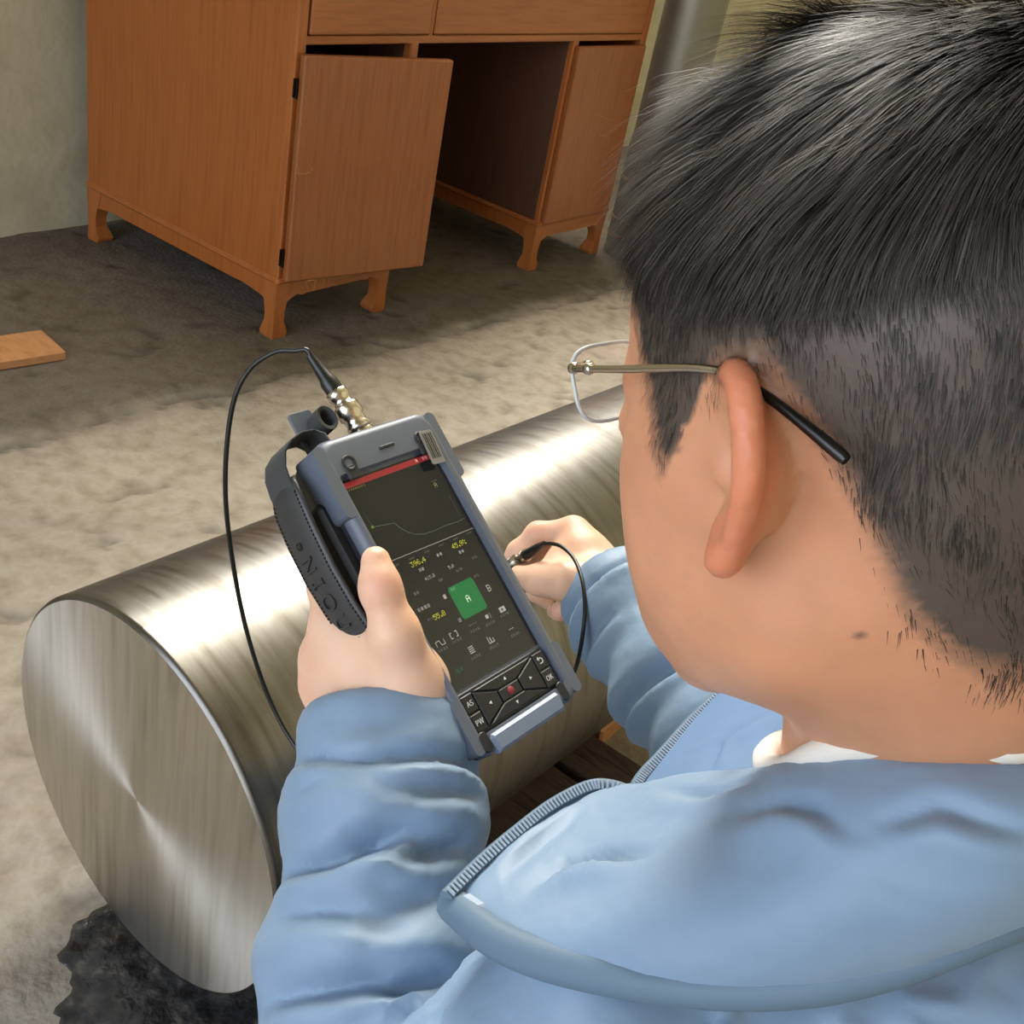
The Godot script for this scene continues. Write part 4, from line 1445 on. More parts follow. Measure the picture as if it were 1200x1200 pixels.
func r_hand_field() -> Field:
	var f := Field.new()
	var w: Vector3 = bone.r_wrist
	var below: Vector3 = w + (bone.r_elbow - w).normalized() * 0.08
	f.cap(below, w, 0.029, 0.025, 0.02)
	var k := [Vector3(-0.7324, 0.4570, 1.1932), Vector3(-0.7115, 0.4400, 1.1955), Vector3(-0.7108, 0.4222, 1.2060), Vector3(-0.7202, 0.4078, 1.2184)]
	for i in 4:
		f.cap(w.lerp(k[i], 0.2), k[i], 0.019, 0.0135, 0.018)
	f.chain([k[0], Vector3(-0.7441, 0.4418, 1.1623), Vector3(-0.7553, 0.4195, 1.1519), Vector3(-0.7644, 0.4033, 1.1489)], [0.013, 0.0105, 0.0095, 0.0082], 0.008)
	f.chain([k[1], Vector3(-0.7267, 0.4265, 1.1637), Vector3(-0.7461, 0.4009, 1.1547), Vector3(-0.7578, 0.3892, 1.1579)], [0.012, 0.0102, 0.0092, 0.008], 0.006)
	f.chain([k[2], Vector3(-0.7417, 0.3999, 1.1921), Vector3(-0.7523, 0.3854, 1.1804), Vector3(-0.7453, 0.3773, 1.1899)], [0.012, 0.0100, 0.009, 0.008], 0.006)
	f.chain([k[3], Vector3(-0.7575, 0.4003, 1.2218), Vector3(-0.7647, 0.3899, 1.2175), Vector3(-0.7580, 0.3821, 1.2084)], [0.011, 0.0095, 0.0085, 0.0078], 0.004)
	f.chain([w, Vector3(-0.7725, 0.4467, 1.2512), Vector3(-0.7918, 0.4451, 1.2304), Vector3(-0.7960, 0.4340, 1.2049), Vector3(-0.7887, 0.4210, 1.1783)], [0.023, 0.021, 0.0165, 0.0125, 0.0095], 0.012)
	f.cap(Vector3(-0.7490, 0.4469, 1.2156), Vector3(-0.7603, 0.4375, 1.2080), 0.022, 0.020, 0.02)
	return f

func plain_skin(v: PackedVector3Array, knuckles: Array) -> PackedColorArray:
	var n := FastNoiseLite.new()
	n.seed = 9
	n.frequency = 30.0
	var out := PackedColorArray()
	for p in v:
		var c := Color(0.74, 0.47, 0.325)
		var red := 0.0
		for q in knuckles:
			red = maxf(red, exp(-p.distance_squared_to(q) / 0.00016))
		c = c.lerp(Color(0.70, 0.36, 0.26), 0.7 * red)
		c = c * (1.0 + 0.06 * n.get_noise_3dv(p))
		c.a = 1.0
		out.append(c)
	return out

func body_core() -> Field:
	# what the clothes cover: trunk, arms and legs in one surface
	var f := Field.new()
	f.cap(bone.chest, bone.hip, 0.085, 0.09, 0.05)
	f.cap(bone.l_shoulder, bone.r_shoulder, 0.035, 0.035, 0.04)
	f.cap(bone.neck, bone.chest, 0.045, 0.07, 0.04)
	for s in ["l", "r"]:
		f.chain([bone[s + "_shoulder"], bone[s + "_elbow"], bone[s + "_wrist"]], [0.045, 0.036, 0.024], 0.02)
		f.chain([bone.hip + Vector3(-0.06 if s == "l" else 0.06, -0.02, 0), bone[s + "_knee"]], [0.075, 0.050], 0.04)
		f.chain([bone[s + "_knee"], bone[s + "_ankle"]], [0.05, 0.036], 0.03)
	return f

func bounds(pts: Array, pad: float) -> Array:
	var lo := Vector3.ONE * 1e3
	var hi := -lo
	for p in pts:
		lo = lo.min(p); hi = hi.max(p)
	return [lo - Vector3.ONE * pad, hi + Vector3.ONE * pad]

var seams := FastNoiseLite.new()
var folds := FastNoiseLite.new()
var crumple := FastNoiseLite.new()

# folds of a sleeve: lines on its surface given in space, kept as (distance along the arm, arc round it)
func arm_coords(p: Vector3, from: Vector3, to: Vector3) -> Vector2:
	var ax := (to - from).normalized()
	var s := (p - from).dot(ax)
	var rad := p - from - ax * s
	var e1 := Vector3(-0.73, 0.51, 0.45)
	e1 = (e1 - ax * e1.dot(ax)).normalized()
	return Vector2(s, atan2(rad.dot(ax.cross(e1)), rad.dot(e1)) * 0.055)

var sleeve_folds := [[], [], [], []]

func make_folds() -> void:
	var l := [
		[0.0075, 0.0050, [Vector3(-1.1773, 0.5260, 1.2959), Vector3(-1.1789, 0.5467, 1.3253), Vector3(-1.1650, 0.5542, 1.3441), Vector3(-1.1399, 0.5514, 1.3615), Vector3(-1.1146, 0.5305, 1.3711)]],
		[0.0085, 0.0055, [Vector3(-1.2089, 0.5276, 1.3543), Vector3(-1.2074, 0.5471, 1.3677), Vector3(-1.1975, 0.5551, 1.3793), Vector3(-1.1778, 0.5493, 1.3959)]],
		[0.0085, 0.0055, [Vector3(-1.2204, 0.4935, 1.3298), Vector3(-1.2219, 0.5252, 1.3535), Vector3(-1.2111, 0.5456, 1.3703), Vector3(-1.1997, 0.5549, 1.3826)]],
		[0.0070, 0.0050, [Vector3(-1.2091, 0.5460, 1.3819), Vector3(-1.1910, 0.5481, 1.3980), Vector3(-1.1545, 0.5319, 1.4048)]],
		[0.0085, 0.0055, [Vector3(-1.2715, 0.4733, 1.3703), Vector3(-1.2699, 0.5172, 1.4007), Vector3(-1.2590, 0.5355, 1.4197), Vector3(-1.2486, 0.5399, 1.4317)]],
		[0.0080, 0.0055, [Vector3(-1.2625, 0.5320, 1.4225), Vector3(-1.2431, 0.5312, 1.4395), Vector3(-1.2089, 0.5131, 1.4494)]],
		[0.0045, 0.0080, [Vector3(-1.2435, 0.5336, 1.4026), Vector3(-1.2253, 0.5403, 1.4090), Vector3(-1.1952, 0.5361, 1.4184)]],
		[0.0040, 0.0055, [Vector3(-1.1903, 0.5261, 1.3193), Vector3(-1.1838, 0.5450, 1.3372), Vector3(-1.1767, 0.5516, 1.3503)]],
		[0.0040, 0.0060, [Vector3(-1.2394, 0.4931, 1.3552), Vector3(-1.2388, 0.5249, 1.3823), Vector3(-1.2318, 0.5324, 1.3986)]],
		[0.0045, 0.0055, [Vector3(-1.1755, 0.5544, 1.3668), Vector3(-1.1574, 0.5525, 1.3764), Vector3(-1.1377, 0.5364, 1.3823)]]]
	for f in l:
		add_fold(0, f, bone.l_wrist, bone.l_elbow)
	var r := [
		[0.0060, 0.0055, [Vector3(-0.7995, 0.4068, 1.2575), Vector3(-0.8015, 0.4412, 1.2705), Vector3(-0.7835, 0.4590, 1.2795), Vector3(-0.7539, 0.4618, 1.2912)]],
		[0.0050, 0.0060, [Vector3(-0.8140, 0.4061, 1.2905), Vector3(-0.8197, 0.4383, 1.3000), Vector3(-0.8112, 0.4599, 1.3114)]],
		[0.0070, 0.0060, [Vector3(-0.8480, 0.4048, 1.3595), Vector3(-0.8602, 0.4585, 1.3783), Vector3(-0.8493, 0.4885, 1.3952)]]]
	for f in r:
		add_fold(2, f, bone.r_wrist, bone.r_elbow)

func add_fold(seg: int, f: Array, from: Vector3, to: Vector3) -> void:
	var pts := PackedVector2Array()
	for p in smooth_path(f[2], 5):
		pts.append(arm_coords(p, from, to))
	sleeve_folds[seg].append([f[0], f[1], pts])

func fold_disp(q: Vector2, f: Array) -> float:
	# a groove with a full ridge below it, fading out at both ends
	var pts: PackedVector2Array = f[2]
	var w: float = f[1]
	if q.x < pts[0].x - 0.06 or q.x > pts[0].x + 0.08:
		return 0.0
	var best := 1e3
	var ds := 0.0
	var t := 0.0
	var n := pts.size()
	for i in n - 1:
		var c := Geometry2D.get_closest_point_to_segment(q, pts[i], pts[i + 1])
		var d := c.distance_squared_to(q)
		if d < best:
			best = d
			ds = q.x - c.x
			t = (i + (c - pts[i]).length() / maxf((pts[i + 1] - pts[i]).length(), 1e-5)) / (n - 1)
	best = sqrt(best)
	var fade := pow(maxf(sin(PI * clampf(t, 0.02, 0.98)), 0.0), 0.6)
	var beyond := exp(-pow(maxf(best - absf(ds), 0.0) / 0.006, 2.0))
	return 1.35 * f[0] * fade * beyond * (-exp(-pow(best / w, 2.0)) + 0.75 * exp(-pow((ds - 2.0 * w) / (1.5 * w), 2.0)) + 0.35 * exp(-pow((ds + 2.4 * w) / (1.6 * w), 2.0)))

func sleeve_disp(p: Vector3, seg: int, from: Vector3, to: Vector3, rings: Array, slant: float, seed_: float) -> float:
	# padded rings between stitched seams, then the folds
	var q := arm_coords(p, from, to)
	var s := q.x
	var ang := q.y / 0.055
	var ss := s + slant * sin(ang + seed_) + 0.004 * seams.get_noise_2d(ang * 30.0, seed_ * 50.0)
	var near := 1.0
	for r in rings:
		near = minf(near, absf(ss - r))
	var out := -0.0050 * exp(-pow(near / 0.0055, 2.0)) + 0.004 * smoothstep(0.0, 0.035, near)
	# each padded length swells between its seams
	out += 0.0045 * cos(TAU * (s - 0.050) / 0.078) * smoothstep(0.0, 0.03, s)
	for f in sleeve_folds[seg]:
		out += fold_disp(q, f)
	# short gathers where the stitching draws the cloth in
	var ridged := 1.0 - absf(folds.get_noise_3dv(Vector3(cos(ang) * 26.0, sin(ang) * 26.0, s * 120.0 + seed_ * 31.0)))
	out += 0.0035 * (pow(ridged, 5.0) - 0.35) * exp(-near / 0.016)
	var big := folds.get_noise_3dv(Vector3(cos(ang) * 5.0, sin(ang) * 5.0, s * 90.0 + ang * 4.0) + Vector3(0, seed_ * 17.0, 0))
	out += 0.0026 * big
	# the hem of the cuff stays even
	return out * smoothstep(-0.030, 0.0, s)

func jacket_disp(p: Vector3, n: Vector3) -> float:
	var best := 1e3
	var which := 0
	var segs := [[bone.l_wrist, bone.l_elbow], [bone.l_elbow, bone.l_shoulder], [bone.r_wrist, bone.r_elbow], [bone.r_elbow, bone.r_shoulder], [bone.chest, bone.hip]]
	for i in segs.size():
		var a: Vector3 = segs[i][0]
		var b: Vector3 = segs[i][1]
		var h := clampf((p - a).dot(b - a) / (b - a).length_squared(), 0.0, 1.0)
		var d := p.distance_to(a + (b - a) * h) - (0.10 if i == 4 else 0.0)
		if d < best:
			best = d
			which = i
	if which < 4:
		var rings := [[0.30], [0.05, 0.13], [0.26], [0.03, 0.11, 0.19]]
		return sleeve_disp(p, which, segs[which][0], segs[which][1], rings[which], [0.010, 0.006, 0.012, 0.006][which], 1.3 + which * 2.1)
	var d := 0.0
	var y := p.y + 0.02 * folds.get_noise_2d(p.x * 60, p.z * 60)
	var near := absf(fposmod(y - 0.02, 0.095) - 0.0475)
	d += -0.006 * exp(-pow((0.0475 - near) / 0.006, 2.0))
	var ridged := 1.0 - absf(folds.get_noise_3dv(p * Vector3(150, 60, 150)))
	d += 0.006 * (pow(ridged, 5.0) - 0.3)
	return d

func jacket_mesh() -> ArrayMesh:
	var f := Field.new()
	f.cap(bone.chest + Vector3(-0.03, 0.0, 0), bone.hip + Vector3(-0.03, -0.03, 0), 0.120, 0.155, 0.06)
	f.cap(bone.chest + Vector3(0.05, 0.0, 0), bone.hip + Vector3(0.03, -0.03, 0), 0.120, 0.155, 0.06)
	f.cap(bone.l_shoulder, bone.r_shoulder, 0.050, 0.060, 0.05)
	f.cap(Vector3(-1.165, 0.560, 1.560), Vector3(-1.115, 0.595, 1.665), 0.070, 0.082, 0.04)
	f.chain([bone.l_shoulder, bone.l_elbow], [0.066, 0.062], 0.03)
	f.cap(bone.l_elbow, bone.l_wrist + (bone.l_wrist - bone.l_elbow).normalized() * 0.05, 0.062, 0.052, 0.02)
	f.chain([bone.r_shoulder, bone.r_elbow], [0.070, 0.066], 0.04)
	f.cap(bone.r_elbow, bone.r_wrist + (bone.r_wrist - bone.r_elbow).normalized() * 0.05, 0.066, 0.046, 0.02)
	for s in ["l", "r"]:
		var w: Vector3 = bone[s + "_wrist"]
		var d: Vector3 = (w - bone[s + "_elbow"]).normalized()
		# open cuff: a plane ends it, a bore lets the wrist through
		f.cut_cap(w - d * 0.03, w + d * 0.12, 0.030, 0.041, 0.008)
		f.cut_cap(w + d * (0.206 if s == "l" else 0.196), w + d * 0.215, 0.200, 0.200, 0.010)
	# neck opening
	f.cut_cap(bone.neck + Vector3(0.0, 0.05, -0.02), bone.neck + Vector3(0, 0.2, -0.05), 0.055, 0.08, 0.01)
	var bb := bounds([bone.l_shoulder, bone.r_shoulder, bone.l_elbow, bone.r_elbow, bone.l_wrist, bone.r_wrist, bone.hip, bone.chest], 0.2)
	var m := nets(f, bb[0], bb[1], 0.0046)
	var v: PackedVector3Array = m[0]
	var nn := normals_of(v, m[1])
	for i in v.size():
		v[i] += nn[i] * jacket_disp(v[i], nn[i])
	# fine pass: creases smaller than a ring
	nn = normals_of(v, m[1])
	for i in v.size():
		v[i] += nn[i] * 0.0007 * crumple.get_noise_3dv(v[i] * Vector3(1, 1, 1))
	return soft_mesh([[v, m[1], []]], false)

# sheet through stations of control points, thickened to a padded flap
func sheet(stations: Array, per_u: int, per_v: int, thick: float, puff: float, creases: Array) -> ArrayMesh:
	var fine := []
	for s in stations:
		fine.append(smooth_path(s, per_v))
	var nv: int = fine[0].size()
	var cols := []
	for j in nv:
		var c := []
		for i in fine.size():
			c.append(fine[i][j])
		cols.append(smooth_path(c, per_u))
	var nu: int = cols[0].size()
	var top := []
	for i in nu:
		var row := PackedVector3Array()
		for j in nv:
			row.append(cols[j][i])
		top.append(row)
	# normals of the middle surface
	var rows := []
	var under := []
	for i in nu:
		var r1 := PackedVector3Array()
		var r2 := PackedVector3Array()
		for j in nv:
			var du: Vector3 = top[mini(i + 1, nu - 1)][j] - top[maxi(i - 1, 0)][j]
			var dv: Vector3 = top[i][mini(j + 1, nv - 1)] - top[i][maxi(j - 1, 0)]
			var n := du.cross(dv).normalized()
			if n.dot(Vector3(-0.5, 0.8, 0.3)) < 0.0:
				n = -n
			var p: Vector3 = top[i][j]
			var ev := minf(float(j) / (nv - 1), 1.0 - float(j) / (nv - 1))
			var eu := minf(float(i) / (nu - 1), 1.0 - float(i) / (nu - 1))
			var swell := sqrt(clampf(minf(ev * 6.0, eu * 18.0), 0.0, 1.0))
			var wr := 0.004 * folds.get_noise_3dv(p * 55.0) + 0.0007 * crumple.get_noise_3dv(p)
			var uu := float(i) / per_u
			var vv := float(j) / (nv - 1)
			for f in creases:
				var best := 1e3
				var side := 0.0
				var tt := 0.0
				for k in f[2].size() - 1:
					var qa := Vector2(f[2][k].x * 0.075, f[2][k].y * 0.19)
					var qb := Vector2(f[2][k + 1].x * 0.075, f[2][k + 1].y * 0.19)
					var q := Vector2(uu * 0.075, vv * 0.19)
					var c := Geometry2D.get_closest_point_to_segment(q, qa, qb)
					if c.distance_to(q) < best:
						best = c.distance_to(q)
						side = signf((qb - qa).cross(q - qa))
						tt = (k + (c - qa).length() / (qb - qa).length()) / (f[2].size() - 1)
				var fade := sin(PI * clampf(tt, 0.03, 0.97))
				wr += f[0] * fade * (-exp(-pow(best / f[1], 2.0)) + 0.8 * exp(-pow((best * side - 2.2 * f[1]) / (1.8 * f[1]), 2.0)))
			r1.append(p + n * (thick * 0.5 * (0.35 + 0.65 * swell) + (puff * wr) * swell))
			r2.append(p - n * thick * 0.5 * (0.35 + 0.65 * swell))
		rows.append(r1)
		under.append(r2)
	# one closed strip: top rows then the underside backwards
	var loop := []
	for i in nu:
		var r: PackedVector3Array = rows[i].duplicate()
		var u: PackedVector3Array = under[i].duplicate()
		u.reverse()
		r.append_array(u)
		r.append(rows[i][0])
		loop.append(r)
	return grid_mesh_checked(loop)

func grid_mesh_up(rows: Array, up: Vector3) -> ArrayMesh:
	var m := grid_mesh(rows)
	var n: PackedVector3Array = m.surface_get_arrays(0)[Mesh.ARRAY_NORMAL]
	if n[n.size() / 2].dot(up) < 0.0:
		for r in rows.size():
			var w: PackedVector3Array = rows[r]
			w.reverse()
			rows[r] = w
		m = grid_mesh(rows)
	return m

func grid_mesh_checked(rows: Array) -> ArrayMesh:
	var m := grid_mesh(rows)
	# turn the normals outwards if the strip ran the other way
	var arr := m.surface_get_arrays(0)
	var v: PackedVector3Array = arr[Mesh.ARRAY_VERTEX]
	var n: PackedVector3Array = arr[Mesh.ARRAY_NORMAL]
	var nc: int = rows[0].size()
	var score := 0.0
	for i in rows.size():
		for j in range(1, nc / 2 - 1):
			var mate := nc - 2 - j
			score += n[i * nc + j].dot(v[i * nc + j] - v[i * nc + mate])
	if score < 0.0:
		var idx: PackedInt32Array = arr[Mesh.ARRAY_INDEX]
		idx.reverse()
		for i in n.size():
			n[i] = -n[i]
		arr[Mesh.ARRAY_INDEX] = idx
		arr[Mesh.ARRAY_NORMAL] = n
		m = ArrayMesh.new()
		m.add_surface_from_arrays(Mesh.PRIMITIVE_TRIANGLES, arr)
	return m

func build_person() -> void:
	pose()
	make_folds()
	seams.seed = 3; seams.frequency = 0.03
	folds.seed = 4; folds.frequency = 0.1; folds.fractal_octaves = 2
	crumple.seed = 6; crumple.frequency = 90.0; crumple.fractal_octaves = 3
	var who := thing("person", "person with short black hair in a pale blue padded jacket, bent over the bar", "person", Vector3(-1.12, 0, 1.66))
	# body: trunk and limbs coarse, head and hands on grids of their own, one mesh
	var core := body_core()
	var cb := bounds([bone.hip, bone.chest, bone.neck, bone.l_elbow, bone.r_elbow, bone.l_wrist, bone.r_wrist, bone.l_knee, bone.r_knee, bone.l_ankle, bone.r_ankle, bone.l_shoulder, bone.r_shoulder], 0.13)
	var cm := nets(core, cb[0], cb[1], 0.016)
	var hf := head_field()
	var hb := bounds([hl(0, 0.145, 0), hl(0, 0, 0.13), hl(0, 0, -0.12), hl(0.1, 0, 0), hl(-0.1, 0, 0), hl(0, -0.12, 0.06), hl(0, 0.13, 0.08), hl(0, 0.13, -0.08), bone.neck + Vector3(0, -0.10, 0.05), hl(0, -0.11, 0.08)], 0.02)
	var hm := nets(hf, hb[0], hb[1], 0.0027)
	var lf := l_hand_field()
	var t := instrument_xf()
	var lb := bounds([bone.l_wrist, Vector3(-1.1192, 0.6431, 1.2718), Vector3(-1.1319, 0.5480, 1.2442), Vector3(-1.1389, 0.5180, 1.2672), t * Vector3(-0.01, 0.05, -0.05), t * Vector3(-0.045, -0.04, -0.09), Vector3(-1.1111, 0.5566, 1.3355)], 0.03)
	var lm := nets(lf, lb[0], lb[1], 0.0025)
	var rf := r_hand_field()
	var rb := bounds([bone.r_wrist, Vector3(-0.7653, 0.4055, 1.1448), Vector3(-0.7308, 0.4662, 1.1896), Vector3(-0.7699, 0.3881, 1.2156), Vector3(-0.7068, 0.4327, 1.2004), Vector3(-0.8132, 0.4346, 1.2253)], 0.03)
	var rm := nets(rf, rb[0], rb[1], 0.0027)
	var body := soft_mesh([
		[hm[0], hm[1], head_colors(hm[0])],
		[lm[0], lm[1], plain_skin(lm[0], [Vector3(-1.1317, 0.6288, 1.2903), Vector3(-1.1348, 0.5554, 1.2532), Vector3(-1.1404, 0.5358, 1.2556), Vector3(-1.1236, 0.5615, 1.3318)])],
		[rm[0], rm[1], plain_skin(rm[0], [Vector3(-0.7508, 0.4491, 1.1654), Vector3(-0.7409, 0.4694, 1.1918), Vector3(-0.7711, 0.3906, 1.2219)])],
		[cm[0], cm[1], plain_skin(cm[0], [])]])
	part("body", body, M.skin, who)
	# thumb nail
	var nail := []
	var na := Vector3(-1.1259, 0.6377, 1.2798)
	var nb := Vector3(-1.1302, 0.6313, 1.2864)
	var nx := (nb - na).cross(Vector3(-1.0887, 0.6044, 1.2498) - na).normalized()
	var nz := nx.cross(nb - na).normalized()
	if nz.dot(Vector3(-0.73, 0.51, 0.45)) < 0.0:
		nz = -nz
	for i in 9:
		var row := PackedVector3Array()
		for j in 9:
			var e := Vector2(i / 4.0 - 1.0, j / 4.0 - 1.0)
			var k := 1.0 / pow(maxf(pow(absf(e.x), 3.0) + pow(absf(e.y), 3.0), 0.02), 1.0 / 3.0) * maxf(absf(e.x), absf(e.y))
			e *= k
			row.append((na + nb) / 2 + (nb - na) * 0.55 * e.x + nx * 0.0062 * e.y + nz * (0.0012 - 0.0040 * e.y * e.y - 0.0014 * e.x * e.x))
		nail.append(row)
	part("thumb_nail", grid_mesh_up(nail, nz), M.nail, who)
	build_hair(who, hm)
	var jacket := part("jacket", jacket_mesh(), M.nylon, who)
	jacket.set_meta("label", "pale blue quilted nylon jacket with puffed sleeves")
	build_collar(who, jacket)
	build_trousers(who)

func build_hair(who: Node3D, head: Array) -> void:
	var inv := HEAD.affine_inverse()
	var v: PackedVector3Array = head[0]
	var nn := normals_of(v, head[1])
	rng.seed = 77
	var pos := PackedVector3Array()
	var nor := PackedVector3Array()
	var col := PackedColorArray()
	var idx := PackedInt32Array()
	var whorl := Vector3(-0.015, 0.115, -0.070)
	var clump := FastNoiseLite.new()
	clump.seed = 15
	clump.frequency = 22.0
	var clump2 := FastNoiseLite.new()
	clump2.seed = 16
	clump2.frequency = 60.0
	for i in v.size():
		var q := inv * v[i]
		if not in_hair(q, 0.012):
			continue
		var n := (inv.basis * nn[i]).normalized()
		var top := smoothstep(0.045, 0.105, q.y + 0.05 * maxf(-q.z - 0.05, 0.0))
		var many := 5 if top < 0.4 else 6
		for s in many:
			# the edge of the hair is thin: roots scatter across it
			var blur := 0.006 + 0.008 * smoothstep(-0.02, -0.06, q.y)
			if not in_hair(q + Vector3(0, rng.randf_range(-blur, blur), rng.randf_range(-0.006, 0.006)), 0.0):
				continue
			var t1 := n.cross(Vector3(0.3, 0.9, 0.2)).normalized()
			var t2 := n.cross(t1)
			var root := q + t1 * rng.randf_range(-0.0022, 0.0022) + t2 * rng.randf_range(-0.0022, 0.0022) - n * 0.001
			var away := root - whorl
			away = (away - n * away.dot(n)).normalized()
			# swept from the crown to the side on top, down and a little back on the sides
			var down := Vector3(0, -1, -0.10)
			down = (down - n * down.dot(n)).normalized()
			var over := Vector3(signf(root.x + 0.02) * 0.9, -0.5, -0.15)
			over = (over - n * over.dot(n)).normalized()
			var c1 := clump.get_noise_3dv(root)
			var c2 := clump2.get_noise_3dv(root)
			var front := smoothstep(0.02, 0.075, root.z)
			var comb := down.lerp(away.lerp(over, 0.25 + 0.65 * front).normalized(), top)
			comb = (comb + t1 * (c1 * 0.8 + c2 * 0.5) + t2 * c2 * 0.4).normalized()
			var lift := lerpf(0.14 - 0.06 * front, 0.42 - 0.22 * front, top) + 0.20 * c1 + rng.randf_range(-0.07, 0.07)
			var length := lerpf(0.0085 - 0.002 * front, 0.042 - 0.016 * front, top) * (1.0 + 0.35 * c1) * rng.randf_range(0.6, 1.1)
			var jx := Vector3(rng.randf_range(-1, 1), rng.randf_range(-1, 1), rng.randf_range(-1, 1)) * 0.10
			var dir := (comb * (1.0 - lift) + n * lift + jx).normalized()
			var across := dir.cross(n + jx).normalized()
			var wd := rng.randf_range(0.00020, 0.00038) * lerpf(0.75, 1.35, top)
			var shade := rng.randf_range(0.5, 1.5) * (1.0 + 0.6 * c2)
			var tint := Color(0.052, 0.045, 0.038) * shade
			tint.a = 1.0
			var segs := 2 if top < 0.3 else 4
			var p := root
			var base := pos.size()
			for g in segs + 1:
				var w := wd * (1.0 - 0.85 * float(g) / segs)
				pos.append(HEAD * (p - across * w)); pos.append(HEAD * (p + across * w))
				var wn := HEAD.basis * (n - dir * n.dot(dir) * 0.9)
				nor.append((wn - HEAD.basis * across * 0.4).normalized()); nor.append((wn + HEAD.basis * across * 0.4).normalized())
				col.append(tint); col.append(tint)
				if g < segs:
					var a := base + g * 2
					idx.append_array(PackedInt32Array([a, a + 3, a + 1, a, a + 2, a + 3]))
				p += dir * (length / segs)
				# hair bows over towards the comb direction
				dir = (dir + comb * 0.32 - n * 0.14 + Vector3(0, -0.04, 0)).normalized()
	var arr := []
	arr.resize(Mesh.ARRAY_MAX)
	arr[Mesh.ARRAY_VERTEX] = pos
	arr[Mesh.ARRAY_NORMAL] = nor
	arr[Mesh.ARRAY_COLOR] = col
	arr[Mesh.ARRAY_INDEX] = idx
	var m := ArrayMesh.new()
	m.add_surface_from_arrays(Mesh.PRIMITIVE_TRIANGLES, arr)
	var h := part("hair", m, M.hair, who)
	h.set_meta("label", "short dark hair, longer and swept forward on top")
	h.set_meta("kind", "stuff")

